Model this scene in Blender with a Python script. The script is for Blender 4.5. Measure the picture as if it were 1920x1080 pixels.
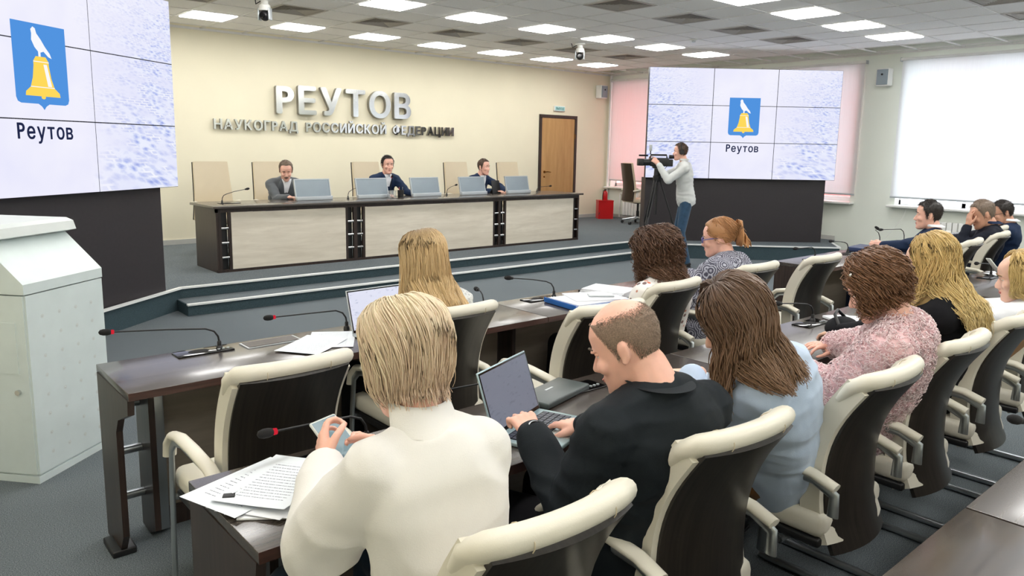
import bpy, bmesh, math, random
import numpy as np
from mathutils import Vector, Matrix, Euler, noise
PI = math.pi
random.seed(4); rng = np.random.default_rng(7)
SC = bpy.context.scene
for o in list(bpy.data.objects): bpy.data.objects.remove(o)
COL = SC.collection

# ---------------------------------------------------------------- camera
cam_data = bpy.data.cameras.new('camera'); cam = bpy.data.objects.new('camera', cam_data); COL.objects.link(cam)
cam_data.sensor_width = 36; cam_data.lens = 26.38; cam_data.shift_y = -0.0191
cam_data.clip_start = 0.02
_r = Vector((0.75518878, -0.65527608, 0.01741163)); _u = Vector((0.09043741, 0.1304613, 0.98732007)); _f = Vector((0.64923877, 0.74403838, -0.15778438))
cam.matrix_world = Matrix(((_r.x, _u.x, -_f.x, -12.443), (_r.y, _u.y, -_f.y, -11.1512), (_r.z, _u.z, -_f.z, 1.6546), (0, 0, 0, 1)))
SC.camera = cam
# ---------------------------------------------------------------- view + world
SC.view_settings.view_transform = 'Standard'; SC.view_settings.look = 'None'
SC.view_settings.gamma = 1.0; SC.view_settings.use_curve_mapping = False
SC.view_settings.exposure = 0.0
LAMP = 17.5            # radiance of the ceiling panels
SCREEN = 1.0          # radiance of the video walls
world = bpy.data.worlds.new('overcast_sky'); SC.world = world; world.use_nodes = True
bg = world.node_tree.nodes['Background']; bg.inputs[0].default_value = (0.80, 0.88, 1.0, 1); bg.inputs[1].default_value = 6.5

# ---------------------------------------------------------------- helpers: materials
def srgb(r, g, b):
    f = lambda c: (c/255/12.92) if c/255 <= 0.04045 else ((c/255+0.055)/1.055)**2.4
    return (f(r), f(g), f(b), 1)
class N:
    def __init__(s, name):
        s.m = bpy.data.materials.new(name); s.m.use_nodes = True
        s.t = s.m.node_tree; s.b = s.t.nodes['Principled BSDF']; s.out = s.t.nodes['Material Output']
    def n(s, typ, **k):
        x = s.t.nodes.new(typ)
        for a, v in k.items():
            if a.startswith('i_'):
                key = a[2:]; key = int(key) if key.isdigit() else key.replace('_', ' ')
                x.inputs[key].default_value = v
            else: setattr(x, a, v)
        return x
    def l(s, a, b): s.t.links.new(a, b)
    def coord(s, scale=(1, 1, 1), kind='Object', rot=(0, 0, 0)):
        c = s.n('ShaderNodeTexCoord'); mp = s.n('ShaderNodeMapping'); mp.inputs['Scale'].default_value = scale
        mp.inputs['Rotation'].default_value = rot
        s.l(c.outputs[kind], mp.inputs['Vector']); return mp.outputs['Vector']
    def ramp(s, fac, stops):
        r = s.n('ShaderNodeValToRGB'); e = r.color_ramp.elements
        while len(e) < len(stops): e.new(0.5)
        for i, (p, c) in enumerate(stops): e[i].position = p; e[i].color = c
        s.l(fac, r.inputs[0]); return r.outputs[0]
    def bump(s, h, strength=0.3, dist=0.002):
        b = s.n('ShaderNodeBump'); b.inputs['Strength'].default_value = strength; b.inputs['Distance'].default_value = dist
        s.l(h, b.inputs['Height']); s.l(b.outputs[0], s.b.inputs['Normal'])
    def mix(s, fac, a, b):
        x = s.n('ShaderNodeMix', data_type='RGBA')
        if isinstance(fac, (int, float)): x.inputs[0].default_value = fac
        else: s.l(fac, x.inputs[0])
        for v, k in ((a, 6), (b, 7)):
            if isinstance(v, tuple): x.inputs[k].default_value = v
            else: s.l(v, x.inputs[k])
        return x.outputs[2]
    def math(s, op, a, b=None, c=None):
        x = s.n('ShaderNodeMath', operation=op)
        for i, v in enumerate((a, b, c)):
            if v is None: continue
            if isinstance(v, (int, float)): x.inputs[i].default_value = v
            else: s.l(v, x.inputs[i])
        return x.outputs[0]
def simple(name, col, rough=0.5, metal=0.0, spec=0.5, var=0.0, vscale=8, bump=0.0, bscale=200, sheen=0, coat=0, sub=0):
    s = N(name); b = s.b
    b.inputs['Base Color'].default_value = col; b.inputs['Roughness'].default_value = rough
    b.inputs['Metallic'].default_value = metal; b.inputs['Specular IOR Level'].default_value = spec
    if sheen: b.inputs['Sheen Weight'].default_value = sheen
    if coat: b.inputs['Coat Weight'].default_value = coat; b.inputs['Coat Roughness'].default_value = 0.15
    if sub: b.inputs['Subsurface Weight'].default_value = sub; b.inputs['Subsurface Radius'].default_value = (0.02, 0.008, 0.004); b.inputs['Subsurface Scale'].default_value = 0.5
    nz = s.n('ShaderNodeTexNoise', i_Scale=vscale, i_Detail=4.0); s.l(s.coord(), nz.inputs['Vector'])
    v = var or 0.03
    dk = tuple(c*(1-v) for c in col[:3])+(1,); lt = tuple(min(1, c*(1+v)) for c in col[:3])+(1,)
    s.l(s.ramp(nz.outputs[0], [(0.3, dk), (0.7, lt)]), b.inputs['Base Color'])
    if bump:
        n2 = s.n('ShaderNodeTexNoise', i_Scale=bscale, i_Detail=2.0); s.l(s.coord(), n2.inputs['Vector']); s.bump(n2.outputs[0], bump, 0.002)
    return s.m
def wood(name, dark, light, scale=(3, 60, 60), rough=0.35, coat=0.0, bump=0.08, spec=0.5):
    s = N(name); v = s.coord(scale)
    a = s.n('ShaderNodeTexNoise', i_Scale=1.0, i_Detail=6.0, i_Roughness=0.65, i_Distortion=0.4); s.l(v, a.inputs['Vector'])
    s.l(s.ramp(a.outputs[0], [(0.3, dark), (0.55, tuple((x+y)/2 for x, y in zip(dark, light))), (0.75, light)]), s.b.inputs['Base Color'])
    s.b.inputs['Roughness'].default_value = rough; s.b.inputs['Specular IOR Level'].default_value = spec
    if coat: s.b.inputs['Coat Weight'].default_value = coat; s.b.inputs['Coat Roughness'].default_value = 0.12
    s.bump(a.outputs[0], bump, 0.001)
    return s.m
def emit(name, col, strength):
    s = N(name); e = s.n('ShaderNodeEmission'); e.inputs[0].default_value = col; e.inputs[1].default_value = strength
    s.l(e.outputs[0], s.out.inputs[0]); return s.m

M = {}
M['wall_cream'] = simple('cream_painted_wall', srgb(238, 231, 206), 0.85, var=0.02, vscale=1.5, bump=0.05, bscale=300)
M['wall_green'] = simple('pale_green_white_painted_wall', srgb(230, 234, 224), 0.85, var=0.02, vscale=1.5, bump=0.05, bscale=300)
M['wall_trim'] = simple('grey_white_trim', srgb(190, 190, 185), 0.6)
def carpet():
    s = N('grey_loop_carpet'); v = s.coord((1, 1, 1))
    a = s.n('ShaderNodeTexNoise', i_Scale=230.0, i_Detail=3.0, i_Roughness=0.7); s.l(v, a.inputs['Vector'])
    b = s.n('ShaderNodeTexNoise', i_Scale=1.1, i_Detail=3.0); s.l(v, b.inputs['Vector'])
    c1 = s.ramp(a.outputs[0], [(0.3, srgb(60, 66, 70)), (0.5, srgb(104, 112, 116)), (0.75, srgb(156, 162, 164))])
    m = s.n('ShaderNodeMix', data_type='RGBA', blend_type='MULTIPLY'); m.inputs[0].default_value = 0.5
    s.l(c1, m.inputs[6]); s.l(s.ramp(b.outputs[0], [(0.3, (0.8, 0.8, 0.8, 1)), (0.7, (1, 1, 1, 1))]), m.inputs[7])
    s.l(m.outputs[2], s.b.inputs['Base Color']); s.b.inputs['Roughness'].default_value = 0.95; s.b.inputs['Specular IOR Level'].default_value = 0.1
    s.bump(a.outputs[0], 0.6, 0.004); return s.m
M['carpet'] = carpet()
M['carpet_dark'] = simple('dark_teal_carpet_riser', srgb(66, 82, 88), 0.95, var=0.35, vscale=220, bump=0.5, bscale=230, spec=0.1)
M['nosing'] = simple('aluminium_stair_nosing', srgb(236, 238, 236), 0.35, metal=0.0)
M['wenge'] = wood('dark_wenge_veneer', srgb(36, 27, 24), srgb(66, 52, 46), (50, 50, 2.5), 0.36, bump=0.05)
M['wenge_top'] = wood('dark_wenge_worktop', srgb(50, 43, 39), srgb(84, 76, 70), (2.5, 60, 60), 0.27, coat=0.35, bump=0.04, spec=0.7)
M['wenge_edge'] = wood('brown_wenge_edge', srgb(46, 26, 22), srgb(78, 50, 44), (3, 50, 50), 0.35)
M['shell'] = wood('dark_chair_shell_veneer', srgb(24, 21, 19), srgb(50, 45, 40), (85, 2, 3), 0.38, coat=0.05, bump=0.05)
M['birch'] = wood('pale_birch_panel', srgb(206, 196, 178), srgb(232, 224, 208), (1.6, 20, 14), 0.45, bump=0.02)
M['taupe'] = wood('taupe_modesty_panel', srgb(120, 110, 98), srgb(142, 131, 118), (1.6, 20, 14), 0.5, bump=0.02)
M['door'] = wood('oak_door_veneer', srgb(176, 134, 82), srgb(202, 160, 106), (14, 14, 1.2), 0.45, bump=0.02)
M['leather'] = simple('cream_leather', srgb(222, 217, 202), 0.42, var=0.03, vscale=3, bump=0.12, bscale=350)
M['leather_beige'] = simple('beige_leather', srgb(214, 200, 172), 0.45, var=0.04, vscale=3, bump=0.12, bscale=350)
M['alu'] = simple('brushed_aluminium', srgb(176, 182, 186), 0.32, metal=0.85)
M['chrome'] = simple('chrome', srgb(205, 205, 205), 0.12, metal=1.0)
M['mirror'] = simple('polished_steel_letter', srgb(228, 228, 226), 0.14, metal=1.0)
M['letter_side'] = simple('steel_letter_side', srgb(150, 148, 142), 0.3, metal=0.9)
M['black'] = simple('black_plastic', srgb(22, 22, 24), 0.45)
M['black_soft'] = simple('black_foam', srgb(28, 27, 28), 0.95, bump=0.4, bscale=700)
M['dark_panel'] = simple('dark_brown_base_panel', srgb(44, 39, 42), 0.5, var=0.08, vscale=30)
M['white_metal'] = simple('white_powder_coated_steel', srgb(218, 229, 229), 0.38, bump=0.03, bscale=500)
M['white_plastic'] = simple('white_plastic', srgb(232, 232, 228), 0.4)
M['silver'] = simple('silver_plastic', srgb(188, 194, 198), 0.35, metal=0.4)
M['monitor_back'] = simple('grey_monitor_back', srgb(142, 154, 162), 0.4, metal=0.2)
M['red'] = simple('red_paint', srgb(190, 22, 26), 0.35)
M['red_light'] = emit('red_ring_light', (1, 0.03, 0.06, 1), 0.6)
M['tile'] = simple('mineral_ceiling_tile', srgb(242, 240, 237), 0.9, var=0.03, vscale=60, bump=0.25, bscale=160)
M['tbar'] = simple('white_ceiling_grid', srgb(226, 224, 220), 0.5)
M['vent'] = simple('grey_vent_metal', srgb(178, 172, 164), 0.5)
M['vent_dark'] = simple('dark_vent_cavity', srgb(40, 38, 36), 0.9)
M['lamp'] = emit('lit_panel_diffuser', (1.0, 0.985, 0.955, 1), LAMP)
M['bezel'] = simple('screen_bezel', srgb(20, 22, 40), 0.4)
M['glass'] = None
def glass():
    s = N('clear_window_glass'); tr = s.n('ShaderNodeBsdfTransparent'); gl = s.n('ShaderNodeBsdfGlossy'); gl.inputs['Roughness'].default_value = 0.02
    mx = s.n('ShaderNodeMixShader'); mx.inputs[0].default_value = 0.08
    s.l(tr.outputs[0], mx.inputs[1]); s.l(gl.outputs[0], mx.inputs[2]); s.l(mx.outputs[0], s.out.inputs[0]); return s.m
M['glass'] = glass()
M['drink_glass'] = simple('drinking_glass', (0.9, 0.92, 0.93, 1), 0.05); M['drink_glass'].node_tree.nodes['Principled BSDF'].inputs['Transmission Weight'].default_value = 0.9
def blind(name, col, weave=900):
    s = N(name); d = s.n('ShaderNodeBsdfDiffuse'); t = s.n('ShaderNodeBsdfTranslucent')
    nz = s.n('ShaderNodeTexNoise', i_Scale=2.0, i_Detail=5.0); s.l(s.coord((30, 30, 1)), nz.inputs['Vector'])
    c = s.ramp(nz.outputs[0], [(0.2, tuple(x*0.95 for x in col[:3])+(1,)), (0.8, col)])
    s.l(c, d.inputs[0]); s.l(c, t.inputs[0])
    mx = s.n('ShaderNodeMixShader'); mx.inputs[0].default_value = 0.5
    s.l(d.outputs[0], mx.inputs[1]); s.l(t.outputs[0], mx.inputs[2]); s.l(mx.outputs[0], s.out.inputs[0]); return s.m
M['blind'] = blind('white_roller_blind_cloth', srgb(240, 240, 240))
M['outside_red'] = simple('red_brick_facade', srgb(226, 112, 104), 0.9, var=0.1, vscale=6)
M['outside_grey'] = simple('pale_grey_facade', srgb(215, 218, 222), 0.9, var=0.05, vscale=2)

# ---------------------------------------------------------------- helpers: meshes and objects
class MB:
    """collects closed shapes and links them as one mesh"""
    def __init__(s): s.v = []; s.f = []; s.n = 0
    def add(s, vs, fs, mat=None):
        vs = np.asarray(vs, float)
        if mat is not None:
            m = np.array(mat); vs = vs @ m[:3, :3].T + m[:3, 3]
        s.v.append(vs); s.f += [tuple(i+s.n for i in f) for f in fs]; s.n += len(vs); return s
    def box(s, c, d, rot=None, bev=0.0):
        if bev:
            key = (round(d[0], 5), round(d[1], 5), round(d[2], 5), bev)
            bm = bmesh.new(); bmesh.ops.create_cube(bm, size=1)
            for v in bm.verts: v.co = Vector((v.co.x*d[0], v.co.y*d[1], v.co.z*d[2]))
            bmesh.ops.bevel(bm, geom=list(bm.edges), offset=bev, segments=3, profile=0.5, affect='EDGES', clamp_overlap=True)
            bm.verts.index_update(); vs = [v.co[:] for v in bm.verts]; fs = [tuple(v.index for v in f.verts) for f in bm.faces]; bm.free()
        else:
            x, y, z = d[0]/2, d[1]/2, d[2]/2
            vs = [(-x, -y, -z), (x, -y, -z), (x, y, -z), (-x, y, -z), (-x, -y, z), (x, -y, z), (x, y, z), (-x, y, z)]
            fs = [(0, 3, 2, 1), (4, 5, 6, 7), (0, 1, 5, 4), (1, 2, 6, 5), (2, 3, 7, 6), (3, 0, 4, 7)]
        m = Matrix.Translation(c)
        if rot is not None: m = m @ Euler(rot).to_matrix().to_4x4()
        return s.add(vs, fs, m)
    def b2(s, lo, hi, bev=0.0):
        return s.box([(a+b)/2 for a, b in zip(lo, hi)], [abs(b-a) for a, b in zip(lo, hi)], None, bev)
    def prism(s, poly, z0, z1, mat=None):
        n = len(poly); vs = [(x, y, z0) for x, y in poly]+[(x, y, z1) for x, y in poly]
        a = sum(poly[i][0]*poly[(i+1) % n][1]-poly[(i+1) % n][0]*poly[i][1] for i in range(n))
        fs = [tuple(range(n))[::-1], tuple(range(n, 2*n))]+[(i, (i+1) % n, n+(i+1) % n, n+i) for i in range(n)]
        if a < 0: fs = [f[::-1] for f in fs]
        return s.add(vs, fs, mat)
    def tube(s, pts, r, seg=10, mat=None, flat=None):
        P = [Vector(p) for p in pts]; n = len(P)
        R = [r]*n if isinstance(r, (int, float)) else r
        vs = []; up = None
        for i, p in enumerate(P):
            t = (P[min(i+1, n-1)]-P[max(i-1, 0)]).normalized()
            if up is None: up = Vector((0, 0, 1)) if abs(t.z) < 0.9 else Vector((1, 0, 0))
            a = up - t*up.dot(t)
            if a.length < 1e-4: a = t.orthogonal()
            a.normalize(); b = t.cross(a); up = a
            for k in range(seg):
                an = 2*PI*k/seg
                ra, rb = (R[i], R[i]) if flat is None else (R[i]*flat[0], R[i]*flat[1])
                vs.append(p+a*math.cos(an)*ra+b*math.sin(an)*rb)
        fs = [tuple(range(seg))[::-1], tuple(range((n-1)*seg, n*seg))]
        for i in range(n-1):
            for k in range(seg):
                k2 = (k+1) % seg; fs.append((i*seg+k, i*seg+k2, (i+1)*seg+k2, (i+1)*seg+k))
        return s.add([v[:] for v in vs], fs, mat)
    def cyl(s, c, r, h, seg=20, r2=None, rot=None):
        m = Matrix.Translation(c)
        if rot is not None: m = m @ Euler(rot).to_matrix().to_4x4()
        return s.lathe([(r, -h/2), (r if r2 is None else r2, h/2)], seg, m)
    def lathe(s, prof, seg=24, mat=None):
        vs = []; fs = []; n = len(prof)
        for r, z in prof:
            for k in range(seg): a = 2*PI*k/seg; vs.append((max(r, 1e-5)*math.cos(a), max(r, 1e-5)*math.sin(a), z))
        for i in range(n-1):
            for k in range(seg): k2 = (k+1) % seg; fs.append((i*seg+k, i*seg+k2, (i+1)*seg+k2, (i+1)*seg+k))
        fs += [tuple(range(seg))[::-1], tuple(range((n-1)*seg, n*seg))]
        return s.add(vs, fs, mat)
    def ell(s, c, r, mat3=None, nu=16, nv=10):
        vs = [(0, 0, -1)]
        for i in range(1, nv):
            ph = -PI/2+PI*i/nv
            for k in range(nu): a = 2*PI*k/nu; vs.append((math.cos(ph)*math.cos(a), math.cos(ph)*math.sin(a), math.sin(ph)))
        vs.append((0, 0, 1)); fs = []
        for k in range(nu): fs.append((0, 1+(k+1) % nu, 1+k))
        for i in range(nv-2):
            for k in range(nu): k2 = (k+1) % nu; a = 1+i*nu; fs.append((a+k, a+k2, a+nu+k2, a+nu+k))
        a = 1+(nv-2)*nu; t = len(vs)-1
        for k in range(nu): fs.append((a+k, a+(k+1) % nu, t))
        vs = np.array(vs)*np.array(r)
        if mat3 is not None: vs = vs @ np.array(mat3).T
        return s.add(vs+np.array(c), fs)
    def cap(s, a, b, ra, rb, nu=12):
        a = Vector(a); b = Vector(b); d = b-a; L = d.length or 1e-4
        prof = [(0.001, -ra)]+[(ra*math.sin(t), -ra*math.cos(t)) for t in (0.5, 1.0)]+[(ra, 0), (rb, L)]+[(rb*math.cos(t), L+rb*math.sin(t)) for t in (0.55, 1.05)]+[(0.001, L+rb)]
        m = Matrix.Translation(a) @ d.to_track_quat('Z', 'Y').to_matrix().to_4x4()
        return s.lathe(prof, nu, m)
    def grid(s, rows, closed=False, mat=None):
        """rows of points to a sheet"""
        n = len(rows); m = len(rows[0]); vs = [p for r in rows for p in r]; fs = []
        for i in range(n-1):
            for k in range(m if closed else m-1):
                k2 = (k+1) % m; fs.append((i*m+k, i*m+k2, (i+1)*m+k2, (i+1)*m+k))
        return s.add(vs, fs, mat)
    def mesh(s, name):
        me = bpy.data.meshes.new(name); vs = np.concatenate(s.v) if s.v else np.zeros((0, 3))
        me.from_pydata(vs.tolist(), [], s.f); me.update(); return me
def link(name, me, mat=None, parent=None, smooth=35):
    o = bpy.data.objects.new(name, me); COL.objects.link(o)
    if mat is not None: me.materials.clear(); me.materials.append(mat)
    if parent is not None: o.parent = parent
    if smooth:
        me.polygons.foreach_set('use_smooth', [True]*len(me.polygons))
        if smooth < 180: me.set_sharp_from_angle(angle=math.radians(smooth))
    return o
def part(name, mb, mat, parent=None, smooth=35, label=None, kind=None):
    o = link(name, mb.mesh(name), M[mat] if isinstance(mat, str) else mat, parent, smooth)
    if label: o['label'] = label
    if kind: o['kind'] = kind
    return o
def thing(name, label, cat, loc=(0, 0, 0), rz=0, group=None, rot=None):
    o = bpy.data.objects.new(name, None); COL.objects.link(o); o.location = loc; o.rotation_euler = rot or (0, 0, rz)
    o.empty_display_size = 0.1
    o['label'] = label; o['category'] = cat
    if group: o['group'] = group
    return o
def tag(o, label, cat, group=None):
    o['label'] = label; o['category'] = cat
    if group: o['group'] = group
    return o
def struct(name, mb, mat, parent=None, smooth=35):
    o = part(name, mb, mat, parent, smooth)
    if parent is None: o['kind'] = 'structure'
    return o
KIDS = {}
def dup(root, loc, rz, label, group=None):
    r = root.copy(); COL.objects.link(r); r.location = loc; r.rotation_euler = (0, 0, rz); r['label'] = label
    if group: r['group'] = group
    for ch in [c for c in root.children]:
        c = ch.copy(); COL.objects.link(c); c.parent = r
        for g in list(ch.children):
            d = g.copy(); COL.objects.link(d); d.parent = c
    return r
def remesh(mb, name, voxel, smooth_it=2, fac=0.5, disp=None, dec=1.0):
    me = mb.mesh(name); o = bpy.data.objects.new(name, me); COL.objects.link(o)
    m = o.modifiers.new('r', 'REMESH'); m.mode = 'VOXEL'; m.voxel_size = voxel
    if smooth_it: m2 = o.modifiers.new('s', 'SMOOTH'); m2.iterations = smooth_it; m2.factor = fac
    if dec < 1: m3 = o.modifiers.new('d', 'DECIMATE'); m3.ratio = dec
    dg = bpy.context.evaluated_depsgraph_get(); ev = o.evaluated_get(dg)
    new = bpy.data.meshes.new_from_object(ev); bpy.data.objects.remove(o); bpy.data.meshes.remove(me)
    if disp:
        n = len(new.vertices); co = np.empty(n*3); new.vertices.foreach_get('co', co); co = co.reshape(-1, 3)
        nr = np.empty(n*3); new.vertices.foreach_get('normal', nr); nr = nr.reshape(-1, 3)
        amp, sc = disp
        d = np.array([noise.noise((p[0]*sc[0], p[1]*sc[1], p[2]*sc[2])) for p in co])
        d = 1-np.abs(d)*2.2          # ridged: reads as folds
        co += nr*(d*amp)[:, None]; new.vertices.foreach_set('co', co.ravel()); new.update()
    return new
# ================================================================ the room
H = 3.24; XW = -13.15; YB = -13.6; ST = 0.22
struct('floor', MB().b2((XW-.1, YB-.1, -.12), (.15, .15, 0)), 'carpet')
struct('wall_back', MB().b2((XW-.1, 0, -.1), (.3, .2, H+.25)), 'wall_cream')
struct('wall_left', MB().b2((XW-.2, YB-.2, -.1), (XW, .2, H+.25)), 'wall_cream')
struct('wall_rear', MB().b2((XW-.1, YB-.2, -.1), (.3, YB, H+.25)), 'wall_green')
# right wall with four window openings
wins = [(-1.98, -0.12), (-5.40, -3.72), (-8.95, -6.12), (-12.4, -9.6)]
WZ0, WZ1 = 0.86, 3.06
mb = MB(); ys = [YB]+[v for w in sorted(wins) for v in w]+[0.0]
mb.b2((0, YB, -.1), (.3, 0, WZ0)); mb.b2((0, YB, WZ1), (.3, 0, H+.25))
for a, b in zip(ys[0::2], ys[1::2]): mb.b2((0, a, WZ0), (.3, b, WZ1))
struct('wall_right', mb, 'wall_green')
# base boards
struct('baseboard_back', MB().b2((-9.0-4, -.02, ST), (0, 0, ST+.07)), 'wall_trim')
struct('baseboard_right', MB().b2((-.02, YB, 0), (0, -5.2, .07)).b2((-.02, -5.2, ST), (0, 0, ST+.07)), 'wall_trim')
struct('trim_1', MB().tube([(-.05, -.07, ST), (-.05, -.07, H-.02)], .028, 12), 'white_plastic')
# stage, two carpeted steps with bright nosings, and the wings under the video walls
top = [(-10.1, -3.42), (-3.22, -3.42), (-3.06, -3.62), (-2.95, -3.92), (-1.02, -5.78), (-.35, -5.3), (0, -5.2), (0, 0), (XW, 0), (XW, -5.85), (-12.55, -5.42)]
mid = [(-10.14, -3.5), (-10.14, -3.77), (-2.98, -3.77), (-2.9, -3.9), (-3.0, -3.0), (-10.14, -3.0)]
struct('stage_platform', MB().prism(top, 0, ST-.012), 'carpet_dark')
def inset(poly, d):
    n = len(poly); out = []
    c = Vector((sum(p[0] for p in poly)/n, sum(p[1] for p in poly)/n))
    return poly
struct('stage_carpet', MB().prism(top, ST-.012, ST), 'carpet')
struct('stage_step', MB().prism(mid, 0, .11), 'carpet_dark')
struct('step_carpet', MB().prism([(-10.13, -3.5), (-10.13, -3.76), (-2.99, -3.76), (-2.91, -3.89), (-3.0, -3.42), (-10.13, -3.42)], .11, .113), 'carpet')
def edge(path, z, name):
    mb = MB()
    for a, b in zip(path[:-1], path[1:]):
        a = Vector((a[0], a[1], 0)); b = Vector((b[0], b[1], 0)); d = b-a
        mb.box(((a.x+b.x)/2, (a.y+b.y)/2, z), (d.length+.012, .042, .018), (0, 0, math.atan2(d.y, d.x)))
    struct(name, mb, 'nosing')
edge([(-10.1, -3.425), (-3.22, -3.425)], ST, 'trim_2'); edge([(-3.22, -3.425), (-3.06, -3.62), (-2.95, -3.92), (-1.02, -5.78), (-.35, -5.3)], ST, 'trim_3')
edge([(-10.14, -3.775), (-2.97, -3.775)], .112, 'trim_4'); edge([(-10.1, -3.43), (-12.55, -5.42)], ST, 'trim_5')

# ---------------------------------------------------------------- ceiling: grid, tiles, lit panels, air diffusers
LX = [-1.71-1.2*k for k in range(10)]; VX = [-2.31-1.2*k for k in range(9)]
rows_l = [-1.2, -3.6, -6.6, -9.6, -12.3]; rows_v = [-2.4, -5.4, -8.4]
ceil = struct('ceiling', MB().b2((XW-.1, YB-.1, H+.1), (.15, .15, H+.2)), 'tile')
gx = [-1.71+.3-.6*k for k in range(-2, 20)]; gy = [-1.2+.3-.6*k for k in range(-1, 22)]
mb = MB()
for x in gx:
    if XW < x < 0: mb.b2((x-.012, YB, H-.004), (x+.012, 0, H+.012))
for y in gy:
    if YB < y < 0: mb.b2((XW, y-.012, H-.0045), (0, y+.012, H+.0115))
mb.b2((-.02, YB, H-.02), (0, 0, H+.01)); mb.b2((XW, -.02, H-.02), (0, 0, H+.01))
part('ceiling_grid', mb, 'tbar', ceil, 0)
lamps = {(round(x, 2), round(y, 2)) for x in LX for y in rows_l}; vents = {(round(x, 2), round(y, 2)) for x in VX for y in rows_v}
tile_me = MB().box((0, 0, .008), (.578, .578, .014), None, .003).mesh('ceiling_tile'); tile_me.materials.append(M['tile'])
tiles = []
for i in range(-1, 20):
    for j in range(-1, 21):
        x = round(-1.71-.6*i, 2); y = round(-1.2-.6*j, 2)
        hit = any(abs(x-a) < .05 and abs(y-b) < .05 for a, b in lamps | vents)
        if hit or x < XW or y < YB: continue
        x0, x1 = max(x-.3, XW), min(x+.3, 0); y0, y1 = max(y-.3, YB), min(y+.3, 0)
        if x1-x0 < .05 or y1-y0 < .05: continue
        full = x1-x0 > .59 and y1-y0 > .59
        # what the camera can see of the ceiling
        d = Vector((x, y, H))-Vector((-12.443, -11.1512, 1.6546)); c = d.dot(_f)
        vis = c > .3 and abs(d.dot(_r)/c) < .75 and d.dot(_u)/c < .42
        tiles.append((0 if vis else 1, d.length, x0, x1, y0, y1, full))
tiles.sort(); rest = MB()
for k, (nv, dd, x0, x1, y0, y1, full) in enumerate(tiles):
    if nv == 0 and k < 290:
        if full: o = bpy.data.objects.new('ceiling_tile', tile_me); COL.objects.link(o); o.location = ((x0+x1)/2, (y0+y1)/2, H)
        else: o = part('ceiling_tile', MB().b2((x0+.011, y0+.011, H+.001), (x1-.011, y1-.011, H+.015)), 'tile', None, 0)
        o.parent = ceil
    else: rest.b2((x0+.011, y0+.011, H+.001), (x1-.011, y1-.011, H+.015))
part('ceiling_tile_field', rest, 'tile', ceil, 0, kind='stuff')
lamp0 = None; rowname = {-1.2: 'row nearest the stage', -3.6: 'second row from the stage', -6.6: 'third row from the stage', -9.6: 'row over the back desks', -12.3: 'rearmost row'}
ordn = ['first', 'second', 'third', 'fourth', 'fifth', 'sixth', 'seventh', 'eighth', 'ninth', 'tenth']
for y in rows_l:
    for i, x in enumerate(LX):
        lab = 'lit ceiling panel, %s from the window wall, in the %s' % (ordn[i], rowname[y])
        if lamp0 is None:
            lamp0 = thing('ceiling_light', lab, 'ceiling light', (x, y, H), 0, 'square ceiling light panels')
            fr = MB(); 
            for s in (-1, 1): fr.b2((-.29, s*.275-.013, -.006), (.29, s*.275+.013, .02)); fr.b2((s*.275-.013, -.262, -.006), (s*.275+.013, .262, .02))
            part('frame', fr, 'tbar', lamp0); part('diffuser', MB().box((0, 0, -.004), (.535, .535, .024)), 'lamp', lamp0, 0)
        else: dup(lamp0, (x, y, H), 0, lab, 'square ceiling light panels')
v0 = None
for y in rows_v:
    for i, x in enumerate(VX):
        lab = 'louvred air vent, %s from the window wall, in the %s vent row from stage' % (ordn[i], {-2.4: 'first', -5.4: 'second', -8.4: 'third'}[y])
        if v0 is None:
            v0 = thing('ceiling_vent', lab, 'vent', (x, y, H), 0, 'square ceiling vents')
            fr = MB()
            for s in (-1, 1): fr.b2((-.29, s*.272-.018, -.008), (.29, s*.272+.018, .02)); fr.b2((s*.272-.018, -.254, -.008), (s*.272+.018, .254, .02))
            part('frame', fr, 'vent', v0); part('cavity', MB().b2((-.255, -.255, .03), (.255, .255, .036)), 'vent_dark', v0, 0)
            for q in range(4):
                lv = MB(); R4 = Matrix.Rotation(q*PI/2, 4, 'Z')
                for k in range(7):
                    d = .24-.032*k
                    lv.add([(-d, -d, -.004), (d, -d, -.004), (d, -d+.005, -.004), (-d, -d+.005, -.004), (-d+.02, -d+.02, .024), (d-.02, -d+.02, .024), (d-.02, -d+.025, .024), (-d+.02, -d+.025, .024)],
                           [(0, 1, 2, 3), (4, 7, 6, 5), (0, 4, 5, 1), (3, 2, 6, 7), (0, 3, 7, 4), (1, 5, 6, 2)], R4)
                part('louvre_bank', lv, 'vent', v0, 0)
        else: dup(v0, (x, y, H), 0, lab, 'square ceiling vents')
# smoke detector and the two dome cameras under the ceiling
t = thing('smoke_detector', 'small round white smoke detector on the ceiling above the right video wall', 'smoke detector', (-3.25, -4.46, H-.005))
part('base', MB().lathe([(.05, 0), (.055, -.012), (.05, -.02)], 24), 'white_plastic', t); part('sensor', MB().lathe([(.034, -.02), (.03, -.04), (.012, -.046)], 20), 'silver', t)
def ptz(loc, rz, label):
    t = thing('ceiling_camera', label, 'camera', loc, rz, 'ceiling conference cameras')
    part('mount', MB().lathe([(.075, 0), (.075, -.02), (.04, -.035), (.04, -.07), (.06, -.08), (.065, -.13), (.06, -.14)], 28), 'white_plastic', t)
    part('yoke', MB().box((-.062, 0, -.175), (.018, .07, .13), None, .008).box((.062, 0, -.175), (.018, .07, .13), None, .008), 'silver', t)
    h = part('camera_head', MB().ell((0, 0, -.19), (.052, .06, .058)), 'black', t)
    part('lens', MB().cyl((0, -.06, -.195), .03, .03, 20, .026, (PI/2, 0, 0)), 'glossy_black', h)
    part('cable', MB().tube([(-.05, .02, -.03), (-.12, .03, -.06), (-.13, .04, -.01), (-.14, .05, .0)], .006, 6), 'black', t)
M['glossy_black'] = simple('glossy_black', srgb(8, 8, 10), 0.08)
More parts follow.
